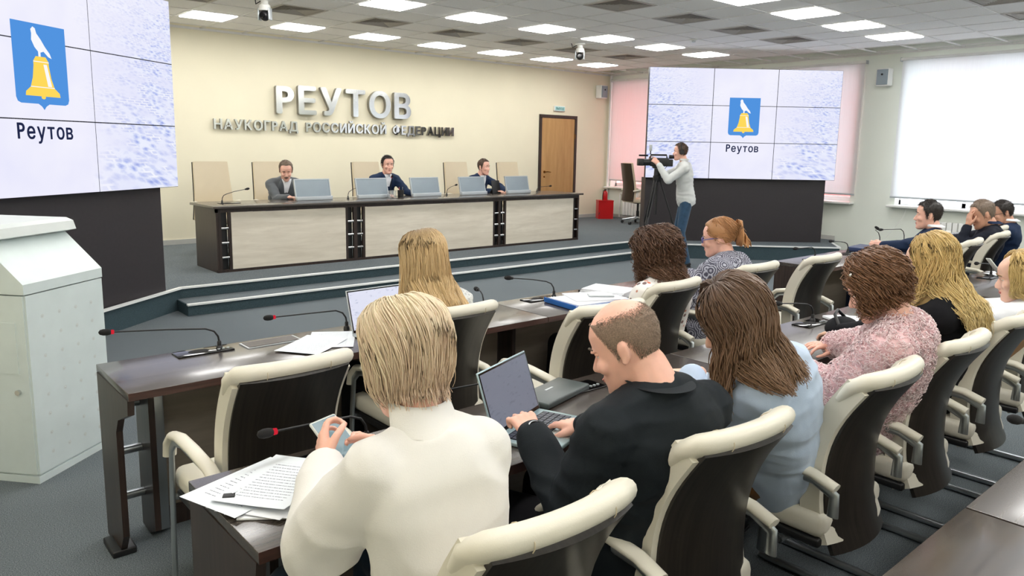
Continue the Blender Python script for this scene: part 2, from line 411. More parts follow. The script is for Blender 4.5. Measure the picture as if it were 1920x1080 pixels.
ptz((-8.9, -2.9, H-.005), -.9, 'white dome camera with black lens hanging at the top above the wall lettering')
ptz((-4.05, -3.0, H-.005), -.9, 'white dome camera with black lens hanging near the right end of the stage')

# ---------------------------------------------------------------- windows with roller blinds on the right wall
def window(k, y0, y1, blind_top, blind_bot, frames=True):
    w = thing('window_%d' % k, '', '', (0, 0, 0)); del w['label']; del w['category']; w['kind'] = 'structure'
    fr = MB(); z0, z1 = WZ0+.02, WZ1
    fr.b2((.16, y0, z0), (.23, y1, z0+.07)); fr.b2((.16, y0, z1-.07), (.23, y1, z1)); n = max(1, round((y1-y0)/.95))
    for i in range(n+1):
        y = y0+(y1-y0)*i/n; fr.b2((.16, max(y-.025, y0), z0), (.23, min(y+.025, y1), z1))
    part('window_frame', fr, 'white_plastic', w, 0)
    for i in range(n):
        a = y0+(y1-y0)*i/n+.04; b = y0+(y1-y0)*(i+1)/n-.04
        part('pane', MB().b2((.19, a, z0+.07), (.2, b, z1-.07)), 'glass', w, 0)
    part('window_sill', MB().box((-.06+.11, (y0+y1)/2, WZ0), (.42, y1-y0+.14, .035), None, .01), 'white_plastic', w)
def roller(y0, y1, zt, zb, label, mat='blind'):
    t = thing('roller_blind', label, 'blind', (-.06, (y0+y1)/2, zt)); L = (y1-y0)
    part('roller_tube', MB().tube([(0, -L/2, 0), (0, L/2, 0)], .022, 14), 'white_plastic', t)
    part('cloth', MB().b2((.015, -L/2+.02, zb-zt), (.0165, L/2-.02, 0)), mat, t, 0)
    part('bottom_bar', MB().box((.016, 0, zb-zt), (.016, L-.03, .028), None, .005), 'silver', t)
    for s in (-1, 1): part('bracket', MB().box((.03, s*(L/2+.006), 0), (.09, .012, .06), None, .004), 'silver', t)
    part('bead_chain', MB().tube([(-.0, -L/2-.0, 0), (-.01, -L/2-.01, -.9), (.0, -L/2, -1.9)], .003, 5), 'white_plastic', t)
for k, (a, b) in enumerate(wins): window(k+1, a, b, 3.1, 1.0)
roller(-2.06, -.1, 3.12, 1.02, 'pink-lit roller blind in the corner between the stage wall and video wall')
roller(-5.50, -3.66, 3.12, 1.0, 'pink-lit roller blind partly hidden behind the right video wall')
roller(-9.05, -6.04, 3.12, 1.0, 'large bright white roller blind above the men in suits')
roller(-12.5, -9.5, 3.12, 1.0, 'white roller blind beyond the right edge over the rear window')
struct('facade_outside', MB().b2((2.5, -4.9, -1), (2.8, 5, 9)), 'outside_red')
# wall loudspeakers, exit sign, radiators
def speaker(loc, rz, label):
    t = thing('wall_speaker', label, 'loudspeaker', loc, rz, 'grey wall loudspeakers')
    part('cabinet', MB().box((0, .1, 0), (.2, .16, .27), None, .015), 'white_plastic', t)
    part('grille', MB().box((0, .015, 0), (.17, .02, .235), None, .006), 'monitor_back', t)
    part('badge', MB().cyl((0, .0, .04), .016, .012, 16, None, (PI/2, 0, 0)), 'black', t)
speaker((-.36, -.19, 2.87), 0, 'grey wall loudspeaker high in the corner right of the door')
speaker((-.19, -5.82, 2.86), -PI/2, 'grey wall loudspeaker between the pink-lit blind and white blind')
def letters(t, text, height, x0, x1, zbase, y0, depth, mat, side, adv=None, weight=0.0, name='letter', gap=.12):
    """each character of a line becomes its own mesh, laid out between x0 and x1 in the XZ plane facing -Y"""
    cur = []
    for ch in text:
        if ch == ' ': cur.append(None); continue
        cu = bpy.data.curves.new('c', 'FONT'); cu.body = {'Р': 'P'}.get(ch, ch); cu.size = 1; cu.extrude = .5;  cu.resolution_u = 4
        o = bpy.data.objects.new('c', cu); COL.objects.link(o)
        me = bpy.data.meshes.new_from_object(o.evaluated_get(bpy.context.evaluated_depsgraph_get())); bpy.data.objects.remove(o); bpy.data.curves.remove(cu)
        n = len(me.vertices); co = np.empty(n*3); me.vertices.foreach_get('co', co); co = co.reshape(-1, 3)
        if weight:      # bolder strokes: shifted copies of the glyph fused into the same letter
            fs = [tuple(p.vertices) for p in me.polygons]; vs = []; ff = []
            for q_, (ax_, az_) in enumerate(((0, 0), (1, 0), (-1, 0), (.5, .6), (-.5, .6), (.5, -.6), (-.5, -.6))):
                c2 = co.copy(); c2[:, 0] += ax_*weight; c2[:, 1] += az_*weight; c2[:, 2] *= 1-.004*q_; vs.append(c2); ff += [tuple(i+q_*n for i in f) for f in fs]
            co = np.concatenate(vs); me = bpy.data.meshes.new(name); me.from_pydata(co.tolist(), [], ff); me.update()
        cur.append((me, co))
    sp = .42; caps = .729
    ws = [sp if c is None else (c[1][:, 0].max()-c[1][:, 0].min()) for c in cur]
    tot = sum(ws)+gap*(len(ws)-1); sx = (x1-x0)/tot; sz = height/caps; x = x0; out = []
    for c, w in zip(cur, ws):
        if c is not None:
            me, co = c; q = np.empty_like(co)
            q[:, 0] = x+(co[:, 0]-co[:, 0].min())*sx; q[:, 2] = zbase+co[:, 1]*sz; q[:, 1] = y0-(co[:, 2]+.5)*depth
            me.vertices.foreach_set('co', q.ravel()); me.update()
            me.materials.clear(); me.materials.append(M[mat]); me.materials.append(M[side])
            me.polygons.foreach_set('material_index', [0 if abs(p.normal.y) > .9 else 1 for p in me.polygons])
            o = bpy.data.objects.new(name, me); COL.objects.link(o); o.parent = t; out.append(o)
        x += (w+gap)*sx
    return out
sg = thing('wall_lettering', 'large polished steel letters of the town name on the cream stage wall', 'sign', (-6.35, 0, 2.13))
letters(sg, 'РЕУТОВ', .41, -1.21, 1.2, 0, -.02, .07, 'mirror', 'letter_side', weight=.035, gap=.12)
sg2 = thing('wall_lettering', 'row of smaller steel letters under the large town name', 'sign', (-6.35, 0, 1.86))
letters(sg2, 'НАУКОГРАД РОССИЙСКОЙ ФЕДЕРАЦИИ', .145, -2.14, 2.14, 0, -.015, .04, 'mirror', 'letter_side', weight=.028, gap=.13)
ex = thing('exit_sign', 'small lit exit sign above the door', 'sign', (-1.53, -.02, 2.47))
M['exit_face'] = emit('exit_sign_face', srgb(196, 232, 226), .8); M['exit_letters'] = simple('teal_letters', srgb(20, 100, 96), .6)
part('housing', MB().box((0, 0, 0), (.3, .035, .105), None, .006), 'white_plastic', ex); part('face', MB().box((0, -.02, 0), (.27, .006, .08)), 'exit_face', ex, 0)
letters(ex, 'ВЫХОД', .045, -.11, .11, -.022, -.0235, .002, 'exit_letters', 'exit_letters', weight=.02)
# door
d = thing('door_1', '', '', (-1.535, 0, ST)); del d['label']; del d['category']; d['kind'] = 'structure'
fr = MB(); fr.b2((-.53, -.03, 0), (-.47, 0, 2.12)); fr.b2((.47, -.03, 0), (.53, 0, 2.12)); fr.b2((-.47, -.03, 2.06), (.47, 0, 2.12))
part('door_frame', fr, 'wenge', d, 0); leaf = part('door_leaf', MB().b2((-.465, -.018, .01), (.465, -.001, 2.055)), 'door', d, 0)
M['brass'] = simple('brass', srgb(150, 112, 60), .25, metal=1)
hd = MB().cyl((-.38, -.03, .98), .024, .02, 18, None, (PI/2, 0, 0)).tube([(-.38, -.03, .98), (-.38, -.07, .98), (-.33, -.075, .985), (-.24, -.07, .975)], .009, 10)
part('door_handle', hd, 'brass', d); part('keyhole_plate', MB().cyl((-.38, -.026, .88), .018, .01, 16, None, (PI/2, 0, 0)), 'brass', d)
part('hinge', MB().cyl((.475, -.03, 1.7), .009, .09, 10), 'brass', d); part('hinge', MB().cyl((.475, -.03, .3), .009, .09, 10), 'brass', d)
def radiator(loc, n, label):
    t = thing('radiator', label, 'radiator', loc, -PI/2)
    for i in range(n):
        part('radiator_section', MB().box(((i-n/2)*.08, 0, .3), (.07, .07, .5), None, .012), 'white_plastic', t)
    part('pipe', MB().tube([(-n*.04-.04, 0, .5), (-n*.04-.14, 0, .5), (-n*.04-.14, 0, -.0)], .013, 8).tube([(-n*.04, 0, .1), (n*.04-.08, 0, .1)], .016, 8), 'white_plastic', t)
    part('valve', MB().cyl((-n*.04-.1, 0, .5), .022, .05, 12, None, (0, PI/2, 0)), 'white_plastic', t)
radiator((-.07, -1.0, ST+.02), 10, 'white ribbed radiator under the corner window beside the extinguisher')
radiator((-.07, -7.3, .12), 14, 'white ribbed radiator under the large bright window')
t = thing('hanging_cable', 'thin white cable slanting down from the window sill beside the men', 'cable', (0, 0, 0))
part('cord', MB().tube([(-.06, -6.35, .9), (-.08, -6.3, .7), (-.1, -6.15, .45), (-.12, -5.95, .2), (-.14, -5.8, .01)], .004, 6), 'white_plastic', t)

# ---------------------------------------------------------------- video walls (3 x 3 panels), standing on dark bases
def screen_mat():
    s = N('video_wall_picture')
    c = s.n('ShaderNodeTexCoord'); sep = s.n('ShaderNodeSeparateXYZ')
    s.l(c.outputs['Object'], sep.inputs[0])
    # object space: x right -1.53..1.53, z up 0..1.71 of the whole wall (panels share the parent's space through their own offset attribute)
    at = s.n('ShaderNodeAttribute', attribute_name='wallpos', attribute_type='GEOMETRY'); sp = s.n('ShaderNodeSeparateXYZ'); s.l(at.outputs['Vector'], sp.inputs[0])
    x = sp.outputs[0]; z = sp.outputs[2]
    ax = s.math('ABSOLUTE', x)
    side = s.math('MULTIPLY', s.math('SUBTRACT', ax, .42), 1.7)
    n0 = s.n('ShaderNodeTexNoise', i_Scale=1.6, i_Detail=3.0); s.l(at.outputs['Vector'], n0.inputs['Vector'])
    m = s.math('MULTIPLY', s.math('ADD', side, s.math('MULTIPLY', s.math('SUBTRACT', n0.outputs[0], .5), 1.6)), 1.0)
    low = s.math('MULTIPLY', s.math('SUBTRACT', 1.75, z), .7)
    cl = s.n('ShaderNodeClamp'); s.l(s.math('MULTIPLY', m, s.math('ADD', low, .25)), cl.inputs[0])
    # perspective city: cells shrink upwards
    mp = s.n('ShaderNodeCombineXYZ'); k = s.math('ADD', 5.0, s.math('MULTIPLY', z, 6.0))
    s.l(s.math('MULTIPLY', x, k), mp.inputs[0]); s.l(s.math('MULTIPLY', z, s.math('MULTIPLY', k, 1.5)), mp.inputs[1])
    vo = s.n('ShaderNodeTexVoronoi', i_Scale=1.6); s.l(mp.outputs[0], vo.inputs['Vector'])
    no = s.n('ShaderNodeTexNoise', i_Scale=2.6, i_Detail=6.0, i_Roughness=.7); s.l(mp.outputs[0], no.inputs['Vector'])
    det = s.math('MULTIPLY', s.math('ADD', vo.outputs['Distance'], no.outputs[0]), .75)
    bk = s.n('ShaderNodeTexBrick', i_Scale=.55); bk.inputs['Color1'].default_value = (.1, .1, .1, 1); bk.inputs['Color2'].default_value = (.95, .95, .95, 1); bk.inputs['Mortar'].default_value = (.5, .5, .5, 1); bk.inputs['Mortar Size'].default_value = .05
    s.l(mp.outputs[0], bk.inputs['Vector'])
    n3 = s.n('ShaderNodeTexNoise', i_Scale=.5, i_Detail=1.0); s.l(mp.outputs[0], n3.inputs['Vector'])
    bm_ = s.ramp(n3.outputs[0], [(.55, (0, 0, 0, 1)), (.6, (.55, .55, .55, 1))])
    n5 = s.n('ShaderNodeTexNoise', i_Scale=.35, i_Detail=3.0); s.l(mp.outputs[0], n5.inputs['Vector'])
    tree = s.ramp(det, [(.28, srgb(118, 134, 212)), (.55, srgb(178, 190, 240)), (.85, srgb(236, 240, 255))])
    tree = s.mix(s.ramp(n5.outputs[0], [(.42, (0, 0, 0, 1)), (.62, (.85, .85, .85, 1))]), tree, srgb(228, 230, 252))
    city = s.mix(bm_, tree, s.ramp(bk.outputs[1], [(0, srgb(190, 198, 240)), (1, srgb(250, 250, 255))]))
    base = s.ramp(n0.outputs[0], [(.3, srgb(232, 232, 253)), (.7, srgb(246, 245, 255))])
    col = s.mix(cl.outputs[0], base, city)
    e = s.n('ShaderNodeEmission'); s.l(col, e.inputs[0]); e.inputs[1].default_value = SCREEN
    s.l(e.outputs[0], s.out.inputs[0]); return s.m
M['screen'] = screen_mat()
M['crest_blue'] = emit('crest_blue', srgb(82, 148, 224), SCREEN); M['crest_yellow'] = emit('crest_yellow', srgb(255, 218, 92), SCREEN)
M['crest_white'] = emit('crest_white', srgb(250, 250, 255), SCREEN); M['crest_text'] = emit('screen_text', srgb(40, 48, 84), SCREEN*.8)
PW, PH = 1.02, .572
def videowall(x, y, ang, label, base_x0, base_x1, base_label, fade):
    t = thing('video_wall', label, 'video wall', (x, y, 1.235), ang)
    for i in range(3):
        for j in range(3):
            cx = (i-1)*PW; z0 = j*PH
            mb = MB().b2((cx-PW/2+.005, -.004, z0+.0045), (cx+PW/2-.005, .0, z0+PH-.0045))
            p = part('display_panel', mb, 'screen', t, 0)
            a = p.data.attributes.new('wallpos', 'FLOAT_VECTOR', 'POINT'); co = np.empty(24); p.data.vertices.foreach_get('co', co); a.data.foreach_set('vector', co)
            part('bezel', MB().b2((cx-PW/2+.0005, .0, z0+.0005), (cx+PW/2-.0005, .09, z0+PH-.0005)), 'bezel', p, 0)
    em = thing('town_emblem', 'x', 'x'); 
    bpy.data.objects.remove(em)
    # emblem, drawn as flat lit artwork on the picture
    def flat(name, poly, mat, lay):
        mb = MB().prism([(a, b) for a, b in poly], 0, .001, Matrix.Translation((0, -.005-lay*.0012, .0)) @ Matrix.Rotation(PI/2, 4, 'X'))
        return part(name, mb, mat, t, 0)
    c = 1.0; w = .245; h = .50
    sh = [(-w, c+h/2+.02), (w, c+h/2+.02), (w, c-h/2-.02)]+[(w-.012, c-h/2-.05), (w-.04, c-h/2-.062), (.05, c-h/2-.062), (.02, c-h/2-.08), (0, c-h/2-.105), (-.02, c-h/2-.08), (-.05, c-h/2-.062), (-w+.04, c-h/2-.062), (-w+.012, c-h/2-.05)]+[(-w, c-h/2-.02)]
    flat('emblem_shield', sh, 'crest_blue', 1)
    bell = [(-.07, c+.0), (-.045, c+.035), (.045, c+.035), (.07, c), (.07, c-.03), (.085, c-.12), (.11, c-.19), (.155, c-.225), (.16, c-.255), (-.16, c-.255), (-.155, c-.225), (-.11, c-.19), (-.085, c-.12), (-.07, c-.03)]
    flat('emblem_bell', bell, 'crest_yellow', 2)
    flat('bell_highlight', [(.02, c-.02), (.05, c-.02), (.085, c-.18), (.05, c-.18)], 'crest_white', 3)
    for zz in (c+.0, c-.185): flat('bell_line', [(-.1+(.03 if zz > c-.1 else -.01), zz), (.1-(.03 if zz > c-.1 else -.01), zz), (.1-(.03 if zz > c-.1 else -.01), zz-.006), (-.1+(.03 if zz > c-.1 else -.01), zz-.006)], 'crest_white', 3)
    flat('bell_clapper', [(.02*math.cos(a), c-.262+.014*math.sin(a)) for a in np.linspace(0, 2*PI, 13)[:-1]], 'crest_yellow', 2)
    dove = [(-.075, c+.225), (-.055, c+.245), (-.035, c+.235), (-.025, c+.20), (.01, c+.16), (.045, c+.11), (.085, c+.065), (.10, c+.03), (.07, c+.04), (.03, c+.075), (.0, c+.065), (-.0, c+.035), (-.02, c+.035), (-.02, c+.07), (-.05, c+.10), (-.075, c+.15), (-.07, c+.195)]
    flat('emblem_dove', dove, 'crest_white', 3)
    tx = thing('x', 'x', 'x'); bpy.data.objects.remove(tx)
    hold = bpy.data.objects.new('emblem_caption', None); COL.objects.link(hold); hold.parent = t; hold.location = (0, -.006, 0)
    letters(hold, 'Реутов', .12, -.26, .26, c-.57, 0, .0008, 'crest_text', 'crest_text', weight=.022, gap=.12)
    b = thing('video_wall_base', base_label, 'plinth', (x, y, ST+.001), ang)
    part('front_board', MB().b2((base_x0, .10, 0), (base_x1, .14, 1.01)), 'dark_panel', b, 0)
    part('side_board', MB().b2((base_x0, .14, 0), (base_x0+.03, .42, 1.01)), 'dark_panel', b, 0); part('side_board', MB().b2((base_x1-.03, .14, 0), (base_x1, .42, 1.01)), 'dark_panel', b, 0)
    part('rack_frame', MB().b2((-1.2, .09, 1.01), (1.2, .13, 2.6)).b2((-1.2, .13, 1.01), (-1.15, .5, 2.6)).b2((1.15, .13, 1.01), (1.2, .5, 2.6)), 'black', b, 0)
    return t
aR = math.atan2(-5.39+3.45, -.58+2.94)
videowall((-2.94-.58)/2, (-3.45-5.39)/2, aR, 'right video wall of nine screens with the town emblem behind the cameraman', -1.5, 1.43, 'dark plinth under the right video wall', 0)
aL = math.atan2(-3.54+5.38, -10.1+12.55)
videowall((-10.1-12.55)/2, (-3.54-5.38)/2, aL, 'left video wall of nine screens with the town emblem at the left edge', -1.5, 1.40, 'dark plinth under the left video wall behind the white cabinet', 0)
# ================================================================ furniture
def curved_panel(prof, w, thick, bow, nx=10, sidecurve=None):
    """sheet following a (y,z) profile, bowed in plan; thickness towards -Y of the profile normal"""
    mb = MB(); front = []; back = []
    n = len(prof)
    for i, (y, z) in enumerate(prof):
        a = prof[max(i-1, 0)]; b = prof[min(i+1, n-1)]; t = Vector((b[0]-a[0], b[1]-a[1])).normalized(); nrm = Vector((t.y, -t.x))
        ww = w if sidecurve is None else w*sidecurve(i/(n-1))
        rf = []; rb = []
        for k in range(nx+1):
            x = -ww/2+ww*k/nx; q = (2*x/ww)**2
            rf.append((x, y+bow*q, z)); rb.append((x, y+bow*q-nrm.x*thick, z-nrm.y*thick))
        front.append(rf); back.append(rb)
    rows = front; m = nx+1
    vs = [p for r in front for p in r]+[p for r in back for p in r]; o = n*m; fs = []
    for i in range(n-1):
        for k in range(nx):
            a = i*m+k; fs.append((a, a+1, a+m+1, a+m)); fs.append((o+a, o+a+m, o+a+m+1, o+a+1))
        fs.append((i*m, (i+1)*m, o+(i+1)*m, o+i*m)); fs.append((i*m+nx, o+i*m+nx, o+(i+1)*m+nx, (i+1)*m+nx))
    for k in range(nx):
        fs.append((k, o+k, o+k+1, k+1)); a = (n-1)*m+k; fs.append((a, a+1, o+a+1, o+a))
    return mb.add(vs, fs)
def interp(prof, n):
    P = np.array(prof); d = np.r_[0, np.cumsum(np.hypot(*np.diff(P, axis=0).T))]; t = np.linspace(0, d[-1], n)
    # catmull-like smoothing through dense linear then average
    y = np.interp(t, d, P[:, 0]); z = np.interp(t, d, P[:, 1])
    for _ in range(2): y[1:-1] = (y[:-2]+y[1:-1]*2+y[2:])/4
    return list(zip(y, z))
BP = interp([(-.285, .37), (-.24, .47), (-.238, .58), (-.235, .66), (-.258, .77), (-.305, .87), (-.365, .955)], 16)
def make_chair(label, loc, rz):
    t = thing('conference_chair', label, 'chair', loc, rz, 'cream leather conference chairs')
    part('back_shell', curved_panel(BP, .362, .014, .035), 'shell', t, 50)
    pad = interp([(y+.068, z+.014) for y, z in BP], 16)
    part('back_pad', curved_panel(pad, .394, .068, .035), 'leather', t, 50)
    roll = [(x, -.337+.035*(2*x/.418)**2, .966) for x in np.linspace(-.172, .172, 13)]
    roll = [(-.178, -.235, .895), (-.179, -.27, .94)]+roll+[(.179, -.27, .94), (.178, -.235, .895)]
    rp = part('head_roll', MB().tube(roll, [.018, .026]+[.030]*13+[.026, .018], 16, None, (.95, 1.25)), 'leather', t, 60)
    for x in (-.105, .105):
        part('seam', MB().tube([(x, -.337+.035*(2*x/.418)**2+.0372*math.cos(a), .966+.027*math.sin(a)) for a in np.linspace(-.4, PI+.6, 12)], .0012, 5), 'leather_beige', rp, 60)
    part('seat', MB().box((0, 0.0, .465), (.44, .47, .085), None, .03), 'leather', t, 60)
    part('seat_pan', MB().box((0, -.01, .41), (.44, .43, .03), None, .008), 'black', t)
    for s in (-1, 1):
        x = s*.236
        pts = [(x, -.275, .625), (x, -.2, .65), (x, -.05, .662), (x, .08, .664), (x, .15, .65), (x, .195, .61), (x, .205, .56)]
        a = part('armrest', MB().tube(pts, .024, 12, None, (.62, 1.0)), 'leather', t, 60)
        sup = MB().tube([(x, -.27, .53), (x, -.27, .60), (x, -.2, .634), (x, .07, .645), (x, .135, .632), (x, .178, .59), (x, .20, .40), (x, .225, .03)], .019, 10, None, (.45, 1.0))
        part('arm_support', sup, 'alu', a, 60)
        part('sled_runner', MB().tube([(x, .225, .018), (x, .1, .016), (x, -.3, .016)], .016, 10), 'alu', t, 60)
    part('cross_rail', MB().tube([(-.236, -.1, .4), (-.24, -.1, .385), (.24, -.1, .385), (.236, -.1, .4)], .014, 8), 'alu', t, 60)
    part('cross_rail', MB().tube([(-.236, -.3, .016), (.236, -.3, .016)], .014, 8), 'alu', t, 60)
    part('cross_rail', MB().tube([(-.24, .2, .40), (.24, .2, .40)], .012, 8), 'alu', t, 60)
    return t
chair_specs = [
 ((-11.455, -8.665), 'empty chair pulled out between the first two desk rows, nearest the white cabinet'),
 ((-10.55, -8.33), 'cream-topped chair directly behind the long-haired blonde woman at the first desk row'),
 ((-9.955, -8.68), 'chair with cream side edge just beyond the balding man\'s head, in the first desk row'),
 ((-9.27, -8.50), 'chair behind the woman in the flowered blouse in the first desk row'),
 ((-8.33, -8.42), 'empty chair behind the woman with the grey shawl, right of her'),
 ((-7.60, -8.47), 'last chair of the left desk block in the first row, its cream armrest loop showing'),
 ((-11.49, -9.90), 'chair cut by the bottom edge behind the woman in the white sweater'),
 ((-10.80, -9.87), 'chair with wide dark back right behind the man in the black shirt'),
 ((-9.99, -9.89), 'chair holding the woman in the pale blue sweater and brown trousers'),
 ((-9.34, -9.89), 'chair behind the woman in the pink fluffy sweater, cream seat edge showing'),
 ((-8.67, -9.89), 'rightmost near chair cut by the right edge, behind the woman in the white blouse'),
 ((-7.98, -9.89), 'chair of the woman in the white blouse beyond the right edge'),
 ((-6.20, -8.72), 'chair just right of the long blonde hair in front of the man in navy'),
 ((-5.62, -8.72), 'second chair right of the long blonde hair at the first row of the right block'),
 ((-5.22, -8.33), 'chair set half behind another between the man in navy and the man covering his face'),
 ((-4.72, -8.66), 'chair seen edge-on directly behind the man covering his face'),
 ((-4.05, -8.45), 'chair at the right edge behind the dark-haired man furthest away'),
]
c0 = None
for (x, y), lab in chair_specs:
    rz = {-11.455: 0.0, -9.955: -.07, -9.27: .06, -11.49: -.02, -10.80: -.06, -5.62: .1, -4.72: .1}.get(x, 0)
    if c0 is None: c0 = make_chair(lab, (x, y, 0), rz)
    else: dup(c0, (x, y, 0), rz, lab)

def ladder(t, x, y0, y1, h, s, rungs=3, w=.15):
    """the open end of a desk: an outer shaped board, an inner board and steel rungs between"""
    xo, xi = x, x+s*w
    prof = [(y0, h), (y1, h), (y1-.0, h-.03), (y1-.27, h-.13), (y1-.30, h-.25), (y1-.30, .10), (y1-.22, .0), (y1-.43, 0), (y0, 0)]
    m = Matrix(((0, 0, 1, 0), (1, 0, 0, 0), (0, 1, 0, 0), (0, 0, 0, 1)))
    return prof
def desk(label, x0, x1, yf, yn, ends=(True, True), group='audience desks'):
    """yf = far edge, yn = near edge (towards the rear)"""
    cx = (x0+x1)/2; t = thing('conference_desk', label, 'desk', (cx, (yf+yn)/2, 0), 0, group); L = (x1-x0)/2; d = (yf-yn)/2
    top = part('desktop', MB().box((0, 0, .735), (2*L-.004, 2*d, .03), None, .0015), 'wenge_top', t)
    part('edge_strip', MB().b2((-L+.002, -d-.0015, .7205), (L-.002, -d+.0, .7495)), 'wenge_edge', top, 0)
    for s, on in ((-1, ends[0]), (1, ends[1])):
        X = s*L
        if on:
            for k, xx in enumerate((X-s*.012, X-s*.15)):
                # shaped side board: full depth under the top, cut back to a slim leg with a toe
                pr = [(d-.01, .72), (-d+.01, .72), (-d+.02, .66), (-d+.17, .60), (-d+.21, .54), (-d+.21, .10), (-d+.27, .012), (d-.10, .012), (d-.01, .012)]
                if k: pr = [(d-.01, .72), (d-.20, .72), (d-.20, .05), (d-.12, .012), (d-.01, .012)]
                mm = Matrix(((0, 0, 1, 0), (1, 0, 0, 0), (0, 1, 0, 0), (0, 0, 0, 1)))
                sb = part('side_board', MB().prism(pr, -.012, .012, Matrix.Translation((xx, 0, 0)) @ mm), 'wenge', t, 0)
                if k == 0: part('foot', MB().box((xx-s*.0, -d+.33, .014), (.09, .16, .028), None, .006), 'black', t)
            for z in (.18, .38, .58): part('rung', MB().cyl((X-s*.081, d-.06, z), .018, .12, 16, None, (0, PI/2, 0)), 'alu', t)
            part('steel_post', MB().box((X-s*.19, d-.12, .36), (.05, .03, .69), None, .004), 'alu', t)
        else:
            part('side_board', MB().b2((X-.012 if s > 0 else X, d-.2, .012), (X if s > 0 else X+.012, d-.01, .72)), 'wenge', t, 0)
    part('modesty_panel', MB().b2((-L+.17 if ends[0] else -L+.02, d-.075, .09), (L-.17 if ends[1] else L-.02, d-.055, .71)), 'taupe', t, 0)
    part('kick_rail', MB().b2((-L+.17 if ends[0] else -L+.02, d-.085, .0), (L-.17 if ends[1] else L-.02, d-.045, .09)), 'wenge', t, 0)
    return t
desk('first-row desk with the white sheet on it, nearest the white cabinet', -11.77, -9.66, -7.79, -8.27, (True, False))
desk('first-row desk carrying the blue folder, in front of the shawl woman', -9.66, -7.45, -7.79, -8.27, (False, True))
desk('second-row desk in the foreground with the stack of papers and open laptop', -11.84, -9.73, -9.14, -9.61, (True, False))
desk('second-row desk in front of the women in pink and black', -9.73, -7.60, -9.14, -9.61, (False, True))
desk('right-block first-row desk with the navy folder by the man in navy', -6.62, -4.5, -7.86, -8.34, (True, False))
desk('right-block first-row desk before the two men at the far right', -4.5, -2.4, -7.86, -8.34, (False, True))
desk('right-block second-row desk with a hand holding a phone above it', -6.92, -4.8, -9.16, -9.63, (True, False))
desk('right-block second-row desk beyond the right edge', -4.8, -2.7, -9.16, -9.63, (False, True))
desk('grey-lit desk corner at the bottom right edge of the picture', -10.33, -8.2, -10.55, -11.03, (False, False))
desk('rear desk left of the bottom right corner desk, below the frame', -11.9, -10.335, -10.55, -11.03, (True, False))

# control plates with a gooseneck microphone each
def mic(x, y, z, dx, dy, h, label, ring=True, plate=(.0, .0), length=.34, pang=0, stem=.10):
    t = thing('gooseneck_microphone', label, 'microphone', (x, y, z), 0, 'gooseneck desk microphones')
    part('base', MB().lathe([(.016, 0), (.014, .012), (.009, .018), (.009, .035), (.006, .04)], 16), 'black', t)
    d = Vector((dx, dy, 0)).normalized(); rise = h
    pts = [Vector((0, 0, .035)), Vector((0, 0, stem*.6))+d*.004, Vector((0, 0, stem*.85))+d*.02, Vector((0, 0, stem*1.0))+d*.055, Vector((0, 0, (stem+h)/2))+d*(length*.5), Vector((0, 0, h))+d*length]
    part('gooseneck', MB().tube(pts, [.0045, .0045, .0042, .004, .0033, .0033], 8), 'black', t, 60)
    e = pts[-1]; dd = (pts[-1]-pts[-2]).normalized()
    m = Matrix.Translation(e) @ dd.to_track_quat('Z', 'Y').to_matrix().to_4x4()
    part('foam_head', MB().lathe([(.006, .0), (.011, .004), (.0135, .015), (.0135, .03), (.010, .042), (.003, .047)], 16, m), 'black_soft', t, 60)
    part('light_ring', MB().lathe([(.0065, -.010), (.009, -.009), (.0095, 0), (.008, .003)], 16, m), 'red_light' if ring else 'black', t, 60)
    return t
def plate(x, y, z, rz, label):
    t = thing('control_plate', label, 'microphone console', (x, y, z), rz, 'desk microphone consoles')
    part('panel', MB().box((0, 0, .003), (.24, .1, .006), None, .002), 'glossy_black', t)
    part('speaker_grille', MB().ell((-.02, 0, .006), (.045, .03, .003), None, 24, 8), 'black_soft', t)
    for k in range(3): part('button', MB().cyl((.06+.02*k, -.02, .007), .006, .004, 12), 'silver', t)
    return t
mic(-11.29, -7.86, .75, -.46, .06, .13, 'gooseneck microphone with red ring on the desk nearest the white cabinet', length=.42)
mic(-10.66, -7.86, .75, -.38, .05, .10, 'gooseneck microphone with red ring beside the loose white sheet', length=.36)
mic(-9.24, -7.88, .75, -.5, .2, .13, 'dark gooseneck microphone above the blue folder', False, length=.28)
mic(-9.80, -7.88, .75, .1, .3, .09, 'microphone stem just right of the blonde woman in grey lace', False, length=.1, stem=.09)
mic(-11.33, -9.21, .75, -.5, -.02, .115, 'microphone with red ring lying across the empty chair back, left of the phone', length=.30)
mic(-10.72, -9.22, .75, -.5, -.02, .12, 'microphone whose red ring shows beside the bob-haired woman\'s head', length=.33)
mic(-10.10, -9.22, .75, .3, .4, .10, 'short microphone stem beside the balding man\'s ear', False, length=.1, stem=.10)
mic(-8.56, -9.21, .75, -.5, .08, .125, 'microphone between the pink sweater woman and the armrest loop', False, length=.28)
mic(-6.15, -7.98, .75, -.3, .05, .10, 'left microphone on the first desk of the right block', False, length=.25)
mic(-5.53, -7.98, .75, -.3, .05, .12, 'second microphone on the first desk of the right block, left of the navy folder', False, length=.24)
mic(-4.95, -8.02, .75, .0, .1, .19, 'upright microphone by the hands of the man in navy', False, length=.02, stem=.18)
mic(-4.38, -8.02, .75, -.5, .2, .16, 'microphone curving over the hands of the man in navy', False, length=.3, stem=.16)
mic(-6.55, -9.30, .75, -.2, .02, .09, 'low microphone at the left end of the second-row desk of the right block', False, length=.2)
mic(-5.93, -9.28, .75, -.4, .03, .12, 'microphone beside the hand holding a white phone', False, length=.26)
mic(-4.35, -9.2, .75, -.4, .03, .16, 'microphone at the extreme right edge over the desk', False, length=.24)
mic(-9.75, -10.72, .75, -.35, .14, .19, 'out-of-focus microphone over the corner desk at the bottom right', False, length=.36)
